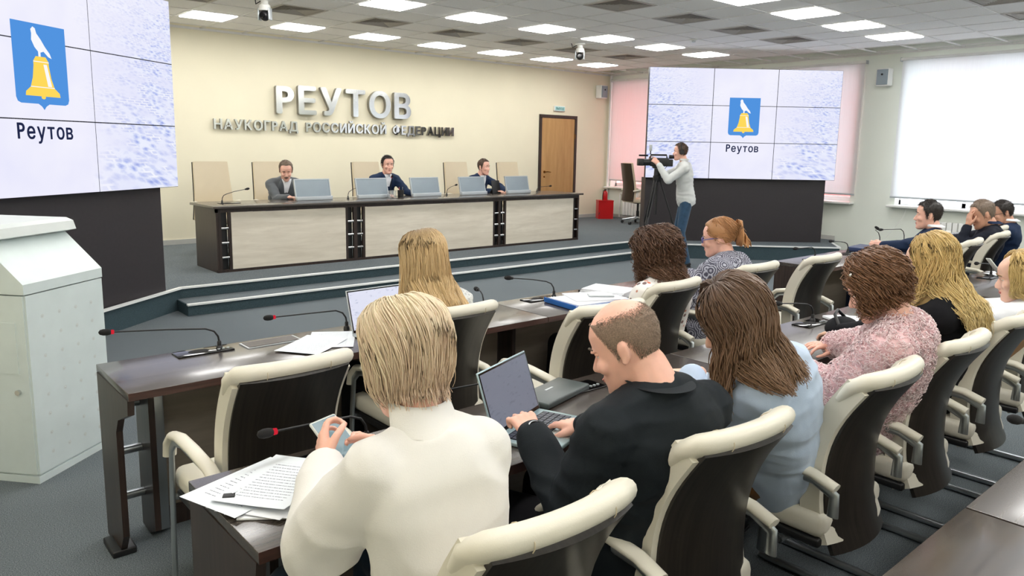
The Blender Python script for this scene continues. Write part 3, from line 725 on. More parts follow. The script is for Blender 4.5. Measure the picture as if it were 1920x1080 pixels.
plate(-11.36, -7.86, .75, -.0, 'dark microphone console on the desk nearest the white cabinet')
plate(-9.36, -7.88, .75, 0, 'dark microphone console behind the blue folder')
plate(-11.50, -9.235, .75, 0, 'dark microphone console between the papers and the phone')
plate(-10.44, -9.24, .75, 0, 'dark microphone console right of the open laptop')
plate(-8.62, -9.235, .75, 0, 'dark microphone console left of the small open notebook')
plate(-6.2, -8.0, .75, 0, 'dark microphone console at the end of the right block\'s first desk')
plate(-5.6, -8.0, .75, 0, 'dark microphone console left of the navy folder')
plate(-6.0, -9.29, .75, 0, 'dark microphone console in front of the hand with the phone')
plate(-9.72, -10.75, .75, 0, 'dark microphone console on the bottom right corner desk')
t = thing('cable_hatch', 'flush dark cable hatch between console and loose sheet on the first desk', 'cable hatch', (-11.06, -7.88, .7505), 0)
part('rim', MB().b2((-.13, -.055, 0), (.13, .055, .003)), 'silver', t, 0); part('lid', MB().b2((-.12, -.046, .003), (.12, .046, .005)), 'wenge', t, 0)
# black control box hanging under the first desk
t = thing('junction_box', 'black box with cables hanging under the nearest first-row desk', 'box', (-11.10, -8.06, .60), 0)
part('housing', MB().box((0, 0, 0), (.30, .10, .17), None, .005), 'black', t); part('bracket', MB().b2((-.12, -.03, .085), (-.09, .03, .121)).b2((.09, -.03, .085), (.12, .03, .121)), 'black', t, 0)
for k in range(2): part('plug', MB().cyl((-.162, 0, -.03+.03*k), .011, .03, 12, None, (0, PI/2, 0)), 'chrome', t)
part('cable', MB().tube([(.15, -.02, .05), (.19, -.05, -.02), (.2, -.05, -.10), (.17, -.04, -.04), (.15, 0, .0)], .003, 6).tube([(.15, -.0, .06), (.21, -.02, .0), (.19, -.03, -.12), (.16, -.03, -.02)], .003, 6), 'black', t, 60)

# ---------------------------------------------------------------- the long presidium desk on the stage
t = thing('presidium_desk', 'long dark desk with three pale front panels on the stage', 'desk', (-6.62, -2.45, ST))
X0, X1 = -2.86, 2.90; yf = -.31; yb = .37
part('desktop', MB().box(((X0+X1)/2, .02, .735), (X1-X0+.08, .78, .028), None, .004), 'wenge_top', t)
part('under_rail', MB().b2((X0, yf-.0, .675), (X1, yf+.03, .721)), 'wenge', t, 0)
part('base_rail', MB().b2((X0, yf-.005, .0), (X1, yf+.03, .03)), 'wenge', t, 0)
part('side_board', MB().b2((X0, yf, 0), (X0+.025, yb, .721)), 'wenge', t, 0); part('side_board', MB().b2((X1-.025, yf, 0), (X1, yb, .721)), 'wenge', t, 0)
def col(xa, xb):
    part('front_board', MB().b2((xa, yf-.003, .03), (xb, yf+.03, .675)), 'wenge', t, 0)
def slot(xa, xb):
    part('slot_back', MB().b2((xa, yf+.045, .03), (xb, yf+.06, .675)), 'black', t, 0)
    for z in (.17, .335, .50): part('rung', MB().cyl(((xa+xb)/2, yf+.012, z), .017, xb-xa, 14, None, (0, PI/2, 0)), 'chrome', t)
for a, b in ((X0+.025, X0+.055), (X0+.135, X0+.165), (-1.265, -1.235), (-1.155, -1.105), (-1.025, -.995), (1.115, 1.145), (1.215, 1.26), (1.33, 1.36), (X1-.13, X1-.10), (X1-.03, X1-.0)): col(a, b)
for a, b in ((X0+.055, X0+.135), (-1.235, -1.155), (-1.105, -1.025), (1.145, 1.215), (1.26, 1.33), (X1-.10, X1-.03)): slot(a, b)
for a, b in ((X0+.165, -1.265), (-.995, 1.115), (1.36, X1-.13)): part('front_panel', MB().b2((a+.003, yf-.006, .033), (b-.003, yf+.012, .672)), 'birch', t, 0)
SD = ST+.75
def monitor(x, label):
    t = thing('desk_monitor', label, 'monitor', (x, -2.38, SD), .06, 'pop-up desk monitors')
    part('base_strip', MB().box((0, -.02, .025), (.50, .05, .05), None, .006), 'silver', t)
    m = MB().box((0, 0, .115), (.49, .018, .24), None, .006); R = Matrix.Translation((0, .0, .03)) @ Matrix.Rotation(-.22, 4, 'X')
    mm = MB().add(m.v[0], m.f, R @ Matrix.Translation((0, 0, -.0))); part('back_cover', mm, 'monitor_back', t)
    fr = MB()
    for lo, hi in (((-.247, -.014, .226), (.247, .012, .238)), ((-.247, -.014, .0), (-.237, .012, .228)), ((.237, -.014, .0), (.247, .012, .228))): fr.b2(lo, hi)
    fr2 = MB(); 
    for v in fr.v: pass
    q = np.concatenate(fr.v); fr2.add(q, fr.f, R); part('rim', fr2, 'silver', t, 0)
for x, lab in ((-8.12, 'leftmost desk monitor, in front of the man with the moustache'), (-7.27, 'second desk monitor from the left, before the man in the middle'), (-6.42, 'middle desk monitor right of the pen cup'), (-5.58, 'fourth desk monitor, left of the black tablet'), (-4.70, 'rightmost desk monitor on the stage desk')): monitor(x, lab)
mic(-9.29, -2.45, SD, .3, .0, .16, 'microphone at the left end of the stage desk before the empty chair', False, length=.28, stem=.11)
mic(-7.66, -2.42, SD, .3, .1, .15, 'microphone between the two left monitors on the stage desk', False, length=.22, stem=.11)
mic(-6.88, -2.20, SD, -.02, -.2, .27, 'upright microphone with red ring in front of the man in the middle', True, length=.03, stem=.25)
mic(-6.03, -2.34, SD, .3, .1, .14, 'microphone left of the fourth desk monitor', False, length=.22, stem=.10)
mic(-4.20, -2.28, SD, .3, .02, .09, 'low microphone at the right end of the stage desk', False, length=.3, stem=.08)
t = thing('pen_cup', 'black pen cup beside the man in the middle', 'cup', (-6.86, -2.42, SD))
part('cup', MB().lathe([(.04, 0), (.045, .1), (.04, .1), (.036, .01)], 20), 'black', t)
for k in range(4): part('pen', MB().tube([(.015*math.cos(k*1.7), .015*math.sin(k*1.7), .015), (.032*math.cos(k*1.7), .032*math.sin(k*1.7), .14)], .004, 6), ['white_plastic', 'silver', 'red', 'chrome'][k], t)
for k, (x, y, lab) in enumerate(((-7.07, -2.47, 'left drinking glass beside the pen cup'), (-6.98, -2.44, 'right drinking glass next to the pen cup'))):
    t = tag(part('drinking_glass', MB().lathe([(.028, 0), (.033, .1), (.031, .1), (.026, .006)], 20), 'drink_glass'), lab, 'glass', 'drinking glasses on the stage desk'); t.location = (x, y, SD)
t = thing('tablet', 'black tablet propped upright before the man at the right of the stage', 'tablet', (-5.06, -2.28, SD), .1)
part('cover', MB().box((0, 0, .10), (.17, .012, .2), (-.2, 0, 0), .004), 'black', t); part('stand', MB().box((0, .04, .05), (.12, .01, .11), (.6, 0, 0), .002), 'black', t)
t = tag(part('paper_sheets', MB().box((0, 0, .004), (.3, .21, .008), (0, 0, .1)), 'white_plastic'), 'white papers under the hand of the right man on stage', 'papers'); t.location = (-4.92, -2.14, SD)
plate(-9.2, -2.42, SD, 0, 'dark microphone console at the left end of the stage desk')

# ---------------------------------------------------------------- high-backed swivel chairs on the stage
def exec_chair(x, y, rz, label, seatz=.47):
    t = thing('executive_chair', label, 'chair', (x, y, ST), rz, 'beige high-backed swivel chairs')
    prof = interp([(-.26, .45), (-.24, .6), (-.24, .75), (-.28, .95), (-.32, 1.19)], 14)
    part('back_shell', curved_panel(prof, .50, .014, .03, 8, lambda u: 1.04-.14*u), 'shell', t, 50)
    part('back_pad', curved_panel(interp([(y+.045, z+.005) for y, z in prof], 14), .485, .042, .03, 8, lambda u: 1.04-.14*u), 'leather_beige', t, 50)
    part('headrest', curved_panel(interp([(-.245, .98), (-.275, 1.2)], 6), .425, .02, .03, 8), 'leather_beige', t, 60)
    part('seat', MB().box((0, 0, .465), (.5, .48, .08), None, .03), 'leather_beige', t, 60)
    for s in (-1, 1):
        xx = s*.28
        part('armrest', MB().tube([(xx, -.24, .66), (xx, -.05, .685), (xx, .1, .68), (xx, .18, .63), (xx, .16, .53), (xx*.85, .08, .45)], .018, 10), 'leather', t, 60)
    part('gas_column', MB().lathe([(.03, .1), (.03, .25), (.02, .26), (.02, .43)], 16).box((0, 0, .42), (.2, .22, .03), None, .006), 'black', t)
    for k in range(5):
        a = 2*PI*k/5+.3; leg = part('base_leg', MB().tube([(0, 0, .13), (.3*math.cos(a), .3*math.sin(a), .075)], [.028, .016], 8), 'alu', t)
        part('caster', MB().cyl((.3*math.cos(a), .3*math.sin(a), .03), .029, .04, 14, None, (PI/2, 0, a)), 'black', leg)
    return t
e0 = exec_chair(-8.93, -1.35, PI, 'empty beige chair at the left end of the stage desk')
for x, y, rz, lab in ((-8.13, -1.33, PI, 'beige chair behind the man with the moustache'), (-6.62, -1.33, PI, 'beige chair behind the man in the middle of the stage'), (-4.93, -1.33, PI, 'beige chair behind the right-hand man on stage'), (-3.80, -1.33, PI, 'empty beige chair at the right end of the stage desk, left of the door'), (-.78, -1.55, -2.0, 'beige swivel chair standing by the corner window next to the video wall')):
    dup(e0, (x, y, ST), rz, lab)

# ---------------------------------------------------------------- fire extinguisher and its red box
t = thing('extinguisher_stand', 'red metal box on the floor under the corner window', 'stand', (-.50, -.42, ST), -.6)
part('box', MB().b2((-.16, -.12, 0), (.16, .12, .38)), 'red', t, 0); part('box_rim', MB().b2((-.165, -.125, .37), (.165, .125, .39)), 'red', t, 0)
t = thing('fire_extinguisher', 'red fire extinguisher with hose standing on the red box', 'fire extinguisher', (-.50, -.42, ST+.39), .2)
part('cylinder', MB().lathe([(.05, 0), (.055, .01), (.055, .14), (.04, .18), (.018, .19), (.018, .21)], 24), 'red', t, 60)
part('valve_head', MB().box((0, 0, .215), (.03, .04, .03), None, .004), 'black', t); part('lever', MB().box((.03, 0, .235), (.08, .018, .008), (0, -.35, 0)).box((.03, 0, .215), (.07, .018, .006)), 'chrome', t)
part('hose', MB().tube([(-.01, 0, .215), (-.08, 0, .2), (-.1, .0, .1), (-.09, 0, -.1), (-.2, .02, -.3)], .008, 8), 'black', t, 60)
# ---------------------------------------------------------------- white perforated floor cabinet at the left
def cabinet():
    a = Vector((-11.5, -6.72)); b = Vector((-11.9, -7.06)); ang = math.atan2((b-a).y, (b-a).x)+PI
    t = thing('media_lectern', 'white steel lectern cabinet with slanted top and dimpled side panel', 'lectern cabinet', (-11.9, -7.06, 0), math.atan2(.34, .40))
    W = .535; D = .66           # W along the dimpled side (+x), D along the door side (+y back-left)
    part('plinth', MB().b2((0, 0, 0), (W, D, .035)), 'white_metal', t, 0)
    part('body', MB().b2((.012, .012, .035), (W-.012, D-.012, .93)), 'white_metal', t, 0)
    sd = part('side_panel', MB().b2((.006, 0, .045), (W-.006, .012, .93)), 'white_metal', t, 0)
    for i in range(8):
        for j in range(4):
            part('dimple', MB().lathe([(.010, 0), (.0095, -.0018), (.007, -.001), (.003, .0012), (.001, .0018)], 14, Matrix.Translation((.10+.112*j, -.0005, .13+.098*i)) @ Matrix.Rotation(PI/2, 4, 'X')), 'dimple', sd, 60)
    part('door', MB().b2((0, .012, .045), (.012, D-.02, .93)), 'white_metal', t, 0)
    part('door_hatch', MB().b2((-.004, .06, .55), (.0, D-.2, .80)), 'white_metal', t, 0)
    part('lock', MB().cyl((-.006, .07, .46), .013, .016, 16, None, (0, PI/2, 0)), 'chrome', t)
    mm = Matrix(((0, 0, 1, 0), (1, 0, 0, 0), (0, 1, 0, 0), (0, 0, 0, 1)))
    part('head', MB().prism([(0, .936), (0, .985), (.20, 1.175), (D, 1.175), (D, .936)], -.002, W, mm), 'white_metal', t, 0)
    part('top_lip', MB().prism([(.145, 1.19), (.16, 1.235), (.20, 1.25), (D, 1.25), (D, 1.176), (.20, 1.176)], -.04, W+.015, mm), 'silver_white', t, 20)
M['silver_white'] = simple('grey_white_plastic_lip', srgb(206, 212, 210), .35)
M['dimple'] = simple('pressed_dimple', srgb(212, 219, 217), .5)
cabinet()
# ================================================================ people
SL = [(-.118, .016, .078, .045), (-.108, .030, .088, .02), (-.09, .042, .090, -.012), (-.07, .050, .087, -.038), (-.045, .058, .085, -.064), (-.02, .065, .083, -.082), (.005, .070, .080, -.093), (.03, .0735, .085, -.099), (.055, .073, .084, -.098), (.08, .066, .070, -.086), (.1, .050, .048, -.066), (.113, .031, .022, -.044), (.12, .008, -.006, -.018)]
_sz = np.array([s[0] for s in SL]); _sphi = np.arccos(np.clip(_sz/.12, -1, 1))[::-1]; _sw = np.array([s[1] for s in SL])[::-1]; _sf = np.array([s[2] for s in SL])[::-1]; _sb = np.array([s[3] for s in SL])[::-1]
def headsurf(phi, th):
    """point on the head for polar angle phi from the crown and azimuth th (0 = face)"""
    phi = np.asarray(phi); th = np.asarray(th)
    w = np.interp(phi, _sphi, _sw); f = np.interp(phi, _sphi, _sf); b = np.interp(phi, _sphi, _sb)
    yc = (f+b)/2; ry = (f-b)/2
    return np.stack([w*np.sin(th), yc+ry*np.cos(th), .12*np.cos(phi)], -1)
def add_head(mb, Mh, face=1.0, nose=1.0):
    rows = []
    for z, w, f, b in SL:
        yc, ry = (f+b)/2, (f-b)/2; row = []
        for k in range(28):
            a = 2*PI*k/28; sx, cy = math.sin(a), math.cos(a)
            row.append((w*face*math.copysign(abs(sx)**.92, sx), yc+ry*math.copysign(abs(cy)**.92, cy), z))
        rows.append(row)
    vs = [p for r in rows for p in r]; m = 28; fs = [tuple(range(m)), tuple(range((len(rows)-1)*m, len(rows)*m))[::-1]]
    for i in range(len(rows)-1):
        for k in range(m): k2 = (k+1) % m; fs.append((i*m+k, (i+1)*m+k, (i+1)*m+k2, i*m+k2))
    mb.add(vs, fs, Mh)
    sub = MB()
    sub.cap((0, .078, .008), (0, .100*nose, -.030), .0065, .0115); sub.ell((0, .090, -.036), (.0175, .013, .009))
    for s in (-1, 1):
        sub.ell((s*.029, .076, .019), (.022, .010, .007)); sub.ell((s*.036, .062, -.026), (.024, .022, .024))
        sub.ell((s*.0735*face, -.012, -.004), (.008, .015, .028)); sub.ell((s*.077*face, -.014, .007), (.006, .014, .016)); sub.ell((s*.076*face, -.006, -.026), (.006, .009, .010))
    sub.ell((0, .084, -.060), (.023, .009, .006)); sub.ell((0, .083, -.071), (.019, .009, .007)); sub.ell((0, .080, -.098), (.020, .014, .014))
    mb.add(np.concatenate(sub.v), sub.f, Mh)
    return mb
def face_parts(o, Mloc, hair_mat, brow=True, eyes=True, lip='lip', closed=False):
    ey = None
    for s in (-1, 1):
        if eyes:
            e = part('eye', MB().ell(Mloc @ Vector((s*.030, .0635, .004)), (.0115, .0115, .0115), Mloc.to_3x3()), 'eye_white', o, 180)
            part('iris', MB().ell(Mloc @ Vector((s*.030, .0712, .003 if not closed else -.002)), (.0052, .0045, .0052), Mloc.to_3x3()), 'iris', e, 180)
            part('eyelid', MB().ell(Mloc @ Vector((s*.030, .0662, .0095)), (.0150, .0125, .0085), Mloc.to_3x3()), o['skin'], e, 180)
        if brow: part('eyebrow', MB().tube([Mloc @ Vector((s*.014, .086, .024)), Mloc @ Vector((s*.03, .087, .029)), Mloc @ Vector((s*.047, .074, .024))], [.0025, .0035, .002], 6), hair_mat, o, 180)
    part('lips', MB().ell(Mloc @ Vector((0, .0885, -.061)), (.021, .0065, .0035), Mloc.to_3x3()).ell(Mloc @ Vector((0, .0875, -.067)), (.017, .0065, .004), Mloc.to_3x3()), lip, o, 180)
def add_hand(mb, wrist, d, pn, side, curl=.5, spread=.10, sc=1.0, point=None):
    """d = direction of the fingers, pn = palm normal (towards the palm side), side = +1 right hand, -1 left hand"""
    d = Vector(d).normalized(); pn = Vector(pn); pn = (pn-d*pn.dot(d)).normalized(); lat = d.cross(pn)*side   # towards the thumb
    W = Vector(wrist)
    P = lambda a, b, c: W+d*a*sc+lat*b*sc+pn*c*sc
    # palm: overlapping tapered bars
    for b, r0 in ((.028, .0135), (.010, .014), (-.010, .0135), (-.028, .0125)):
        mb.cap(P(.0, b*.6, 0), P(.082-abs(b-.005)*.25, b*1.05, .0), .015*sc, r0*sc, 10)
    mb.cap(P(-.03, 0, 0), P(.02, 0, 0), .024*sc, .026*sc, 12)
    L = [(.031, .072), (.0105, .080), (-.0105, .075), (-.0315, .060)]
    for k, (b, ln) in enumerate(L):
        c = curl if isinstance(curl, (int, float)) else curl[k]
        p = P(.084-abs(b-.005)*.3, b*1.08, 0); ang = c*.35; dirb = (d+lat*(b/.03)*spread).normalized()
        for j, (fr, r0, r1) in enumerate(((.45, .0098, .0088), (.30, .0088, .008), (.25, .008, .0068))):
            dd = dirb*math.cos(ang)+pn*math.sin(ang); q = p+dd*ln*fr*sc
            mb.cap(p, q, r0*sc, r1*sc, 9); p = q; ang += c*1.05
    tc = curl if isinstance(curl, (int, float)) else curl[4]
    p = P(.018, .026, .006); q = P(.052, .052, .016+.01*tc); mb.cap(p, q, .0155*sc, .0115*sc, 10)
    q2 = P(.080, .060-.012*tc, .024+.022*tc); mb.cap(q, q2, .0112*sc, .0098*sc, 9)
    q3 = P(.103, .055-.026*tc, .032+.028*tc); mb.cap(q2, q3, .0095*sc, .0075*sc, 9)
def ik(S, T, a, b, pole):
    S, T = Vector(S), Vector(T); v = T-S; L = v.length; L2 = min(L, (a+b)*.995); v.normalize(); T = S+v*L2
    x = (a*a-b*b+L2*L2)/(2*L2); h = math.sqrt(max(a*a-x*x, 0)); p = Vector(pole); p = (p-v*p.dot(v))
    if p.length < 1e-4: p = v.orthogonal()
    return S+v*x+p.normalized()*h, T
def headmat(pos, yaw, pitch, roll=0, scale=1.0):
    """yaw: 0 faces +Y, positive turns to the left (towards -X); pitch positive looks down"""
    return Matrix.Translation(pos) @ Matrix.Rotation(math.radians(yaw), 4, 'Z') @ Matrix.Rotation(math.radians(-pitch), 4, 'X') @ Matrix.Rotation(math.radians(roll), 4, 'Y') @ Matrix.Scale(scale, 4)
def skinmat(name, col):
    m = simple(name, col, .5, var=.06, vscale=25, bump=.06, bscale=300, sub=.12); return m
M['skin_light'] = skinmat('light_skin', srgb(232, 188, 166)); M['skin_rosy'] = skinmat('rosy_skin', srgb(234, 182, 162)); M['skin_tan'] = skinmat('warm_skin', srgb(212, 160, 134))
M['eye_white'] = simple('eye_white', srgb(232, 228, 224), .2); M['iris'] = simple('brown_iris', srgb(50, 36, 28), .15)
M['lip'] = simple('lips', srgb(196, 118, 108), .4); M['lip_pale'] = simple('pale_lips', srgb(196, 130, 116), .45)
def cloth(name, col, rough=.85, var=.05, vscale=6, bump=.25, bscale=350, sheen=.2): return simple(name, col, rough, spec=.2, var=var, vscale=vscale, bump=bump, bscale=bscale, sheen=sheen)
M['white_knit'] = cloth('white_knit', srgb(226, 224, 220), .9); M['black_shirt'] = cloth('black_cotton', srgb(26, 32, 37), .7, sheen=0)
M['blue_knit'] = cloth('pale_blue_knit', srgb(186, 203, 226), .9); M['pink_fur'] = cloth('pink_fluffy_knit', srgb(238, 200, 203), .95, .08, 30)
M['black_knit'] = cloth('black_cloth', srgb(20, 20, 24), .85, sheen=0); M['navy_suit'] = cloth('navy_suit_cloth', srgb(28, 44, 72), .75, sheen=0); M['dark_suit'] = cloth('dark_suit_cloth', srgb(24, 28, 40), .75, sheen=0)
M['grey_suit'] = cloth('grey_suit_cloth', srgb(84, 88, 92), .8); M['white_shirt'] = cloth('white_cotton', srgb(236, 238, 242), .7); M['mint_shirt'] = cloth('mint_cotton', srgb(206, 222, 216), .7)
M['brown_leather'] = simple('brown_trouser_leather', srgb(120, 82, 44), .35, var=.12, vscale=8); M['jeans'] = cloth('blue_denim', srgb(52, 78, 102), .9, .25, 14)
M['navy_trousers'] = cloth('navy_trousers', srgb(30, 40, 62), .8); M['sweater_white'] = cloth('off_white_sweater', srgb(214, 216, 214), .9); M['brown_vest'] = cloth('tan_vest', srgb(150, 118, 88), .85)
def floral():
    s = N('white_floral_print'); vo = s.n('ShaderNodeTexVoronoi', i_Scale=26.0); s.l(s.coord(), vo.inputs['Vector'])
    c = s.ramp(vo.outputs['Distance'], [(.0, (1, 1, 1, 1)), (.30, (1, 1, 1, 1)), (.34, (0, 0, 0, 1)), (1, (0, 0, 0, 1))])
    sp = s.n('ShaderNodeSeparateColor'); s.l(vo.outputs['Color'], sp.inputs[0])
    col = s.ramp(sp.outputs[0], [(.0, srgb(204, 92, 70)), (.3, srgb(228, 150, 120)), (.45, srgb(96, 84, 88)), (.7, srgb(150, 120, 116)), (.8, srgb(240, 236, 232))])
    s.l(s.mix(c, srgb(240, 236, 232), col), s.b.inputs['Base Color']); s.b.inputs['Roughness'].default_value = .7; return s.m
def paisley():
    s = N('grey_paisley_shawl'); vo = s.n('ShaderNodeTexVoronoi', i_Scale=13.0); s.l(s.coord(), vo.inputs['Vector'])
    r = s.math('SINE', s.math('MULTIPLY', vo.outputs['Distance'], 42.0)); n1 = s.n('ShaderNodeTexNoise', i_Scale=90.0, i_Detail=3.0); s.l(s.coord(), n1.inputs['Vector'])
    f = s.math('ADD', s.math('MULTIPLY', r, .35), n1.outputs[0])
    s.l(s.ramp(f, [(.3, srgb(74, 74, 88)), (.5, srgb(120, 120, 134)), (.75, srgb(176, 178, 190))]), s.b.inputs['Base Color']); s.b.inputs['Roughness'].default_value = .9; return s.m
def lace():
    s = N('grey_lace_knit'); vo = s.n('ShaderNodeTexVoronoi', i_Scale=55.0, feature='DISTANCE_TO_EDGE'); s.l(s.coord(), vo.inputs['Vector'])
    s.l(s.ramp(vo.outputs['Distance'], [(.0, srgb(222, 224, 222)), (.2, srgb(196, 198, 198)), (.5, srgb(166, 168, 170))]), s.b.inputs['Base Color']); s.b.inputs['Roughness'].default_value = .9; return s.m
M['floral'] = floral(); M['paisley'] = paisley(); M['lace'] = lace()
def hairmat(name, root, mid, tip, rough=.42):
    """along-strand colour from attribute hc: x = position along the strand, y = strand tone"""
    s = N(name); a = s.n('ShaderNodeAttribute', attribute_name='hc', attribute_type='GEOMETRY'); sp = s.n('ShaderNodeSeparateXYZ'); s.l(a.outputs['Vector'], sp.inputs[0])
    c = s.ramp(sp.outputs[0], [(.0, root), (.28, mid), (1.0, tip)])
    v = s.ramp(sp.outputs[1], [(0, (.55, .52, .50, 1)), (.5, (.95, .95, .95, 1)), (1, (1.0, 1.0, 1.0, 1))])
    m = s.n('ShaderNodeMix', data_type='RGBA', blend_type='MULTIPLY'); m.inputs[0].default_value = 1; s.l(c, m.inputs[6]); s.l(v, m.inputs[7])
    s.l(m.outputs[2], s.b.inputs['Base Color']); s.b.inputs['Roughness'].default_value = rough; s.b.inputs['Specular IOR Level'].default_value = .55
    return s.m
M['h_bob'] = hairmat('ash_blonde_hair', srgb(182, 164, 130), srgb(220, 204, 172), srgb(222, 194, 168)); M['h_blonde'] = hairmat('honey_blonde_hair', srgb(110, 88, 64), srgb(206, 176, 130), srgb(218, 186, 136))
M['h_gold'] = hairmat('golden_blonde_hair', srgb(176, 146, 92), srgb(214, 182, 118), srgb(226, 200, 138)); M['h_brown'] = hairmat('long_brown_hair', srgb(76, 58, 48), srgb(106, 80, 62), srgb(134, 102, 74))
M['h_curly'] = hairmat('dark_curly_hair', srgb(66, 46, 36), srgb(92, 64, 48), srgb(120, 86, 62)); M['h_chest'] = hairmat('chestnut_curls', srgb(76, 52, 38), srgb(112, 78, 54), srgb(142, 100, 68))
M['h_red'] = hairmat('copper_blonde_hair', srgb(150, 104, 66), srgb(186, 134, 88), srgb(206, 154, 104)); M['h_dark'] = hairmat('dark_short_hair', srgb(28, 22, 20), srgb(40, 32, 28), srgb(54, 44, 38))
M['h_fuzz'] = hairmat('short_brown_grey_hair', srgb(104, 88, 74), srgb(128, 110, 94), srgb(150, 132, 114), .6); M['h_grey'] = hairmat('greying_brown_hair', srgb(96, 80, 68), srgb(130, 112, 96), srgb(150, 132, 114)); M['h_brown_s'] = hairmat('short_brown_hair', srgb(64, 48, 38), srgb(88, 66, 52), srgb(108, 84, 66))

def strands_mesh(P, R, tone, name, origin):
    """P (n,m,3) strand points, R (n,m) radii -> three-sided tapering tubes"""
    n, m, _ = P.shape
    T = np.gradient(P, axis=1); T /= np.linalg.norm(T, axis=2, keepdims=True)+1e-9
    ref = np.where(np.abs(T[..., 2:3]) < .9, np.array([0, 0, 1.]), np.array([1., 0, 0])); A = np.cross(T, ref); A /= np.linalg.norm(A, axis=2, keepdims=True)+1e-9; B = np.cross(T, A)
    V = np.empty((n, m, 3, 3))
    for k in range(3):
        an = 2*PI*k/3; V[:, :, k] = P+(A*math.cos(an)+B*math.sin(an))*R[..., None]
    V = V-np.array(origin)
    base = (np.arange(n)*m*3)[:, None, None]+(np.arange(m-1)*3)[None, :, None]
    k = np.arange(3)[None, None, :]; k2 = (k+1) % 3
    F = np.stack([base+k, base+k2, base+3+k2, base+3+k], -1).reshape(-1, 4)
    me = bpy.data.meshes.new(name); nv = n*m*3; me.vertices.add(nv); me.vertices.foreach_set('co', V.ravel())
    nf = len(F); me.loops.add(nf*4); me.loops.foreach_set('vertex_index', F.ravel().astype(np.int32)); me.polygons.add(nf)
    me.polygons.foreach_set('loop_start', np.arange(nf, dtype=np.int32)*4); me.polygons.foreach_set('use_smooth', np.ones(nf, bool)); me.update(calc_edges=True)
    at = me.attributes.new('hc', 'FLOAT_VECTOR', 'POINT'); hc = np.zeros((n, m, 3, 3)); hc[..., 0] = np.linspace(0, 1, m)[None, :, None]; hc[..., 1] = tone[:, None, None]
    at.data.foreach_set('vector', hc.ravel().astype(np.float32)); return me
def sm(x): x = np.clip(x, 0, 1); return x*x*(3-2*x)
def trace(W, s, sk, off, Mn, body, droop, spread, toward, bend, length, g):
    n, m, _ = W.shape; hc = Mn[:3, 3]; Mi = np.linalg.inv(Mn[:3, :3]); tw = np.zeros(3) if toward is None else np.array(toward, float)
    prev = W[:, 1]-W[:, 0]; prev = prev/(np.linalg.norm(prev, axis=1, keepdims=True)+1e-9)
    for k in range(1, m):
        ds = (s[:, k]-s[:, k-1])[:, None]; fall = np.clip(s[:, k]-sk, 0, None)[:, None]; leave = fall[:, 0] > 0
        out = W[:, k-1]-hc; out[:, 2] = 0; out /= np.linalg.norm(out, axis=1, keepdims=True)+1e-6
        d = np.array([0, 0, -1.])*droop+out*(spread-bend*sm(fall/max(length-.2, .05))*.9)+tw*np.minimum(fall*4, 1); d /= np.linalg.norm(d, axis=1, keepdims=True)
        d = prev*.45+d*.55; d /= np.linalg.norm(d, axis=1, keepdims=True); nxt = W[:, k-1]+d*ds
        # stay outside the head
        loc = (nxt-hc) @ Mi.T; e = loc-np.array([0, -.008, 0]); q = np.linalg.norm(e/np.array([.080, .098, .125]), axis=1, keepdims=True)
        e = np.where((q < 1) & (loc[:, 2:3] > -.09), e/np.maximum(q, 1e-6), e); nxt = (e+np.array([0, -.008, 0])) @ Mn[:3, :3].T+hc
        if body is not None: nxt = body(nxt[:, None], (off[:, k]*.7)[:, None])[:, 0]
        v = nxt-W[:, k-1]; v /= np.linalg.norm(v, axis=1, keepdims=True)+1e-9; nxt = W[:, k-1]+v*ds
        W[:, k] = np.where(leave[:, None], nxt, W[:, k]); prev = W[:, k]-W[:, k-1]; prev = prev/(np.linalg.norm(prev, axis=1, keepdims=True)+1e-9)
    return W
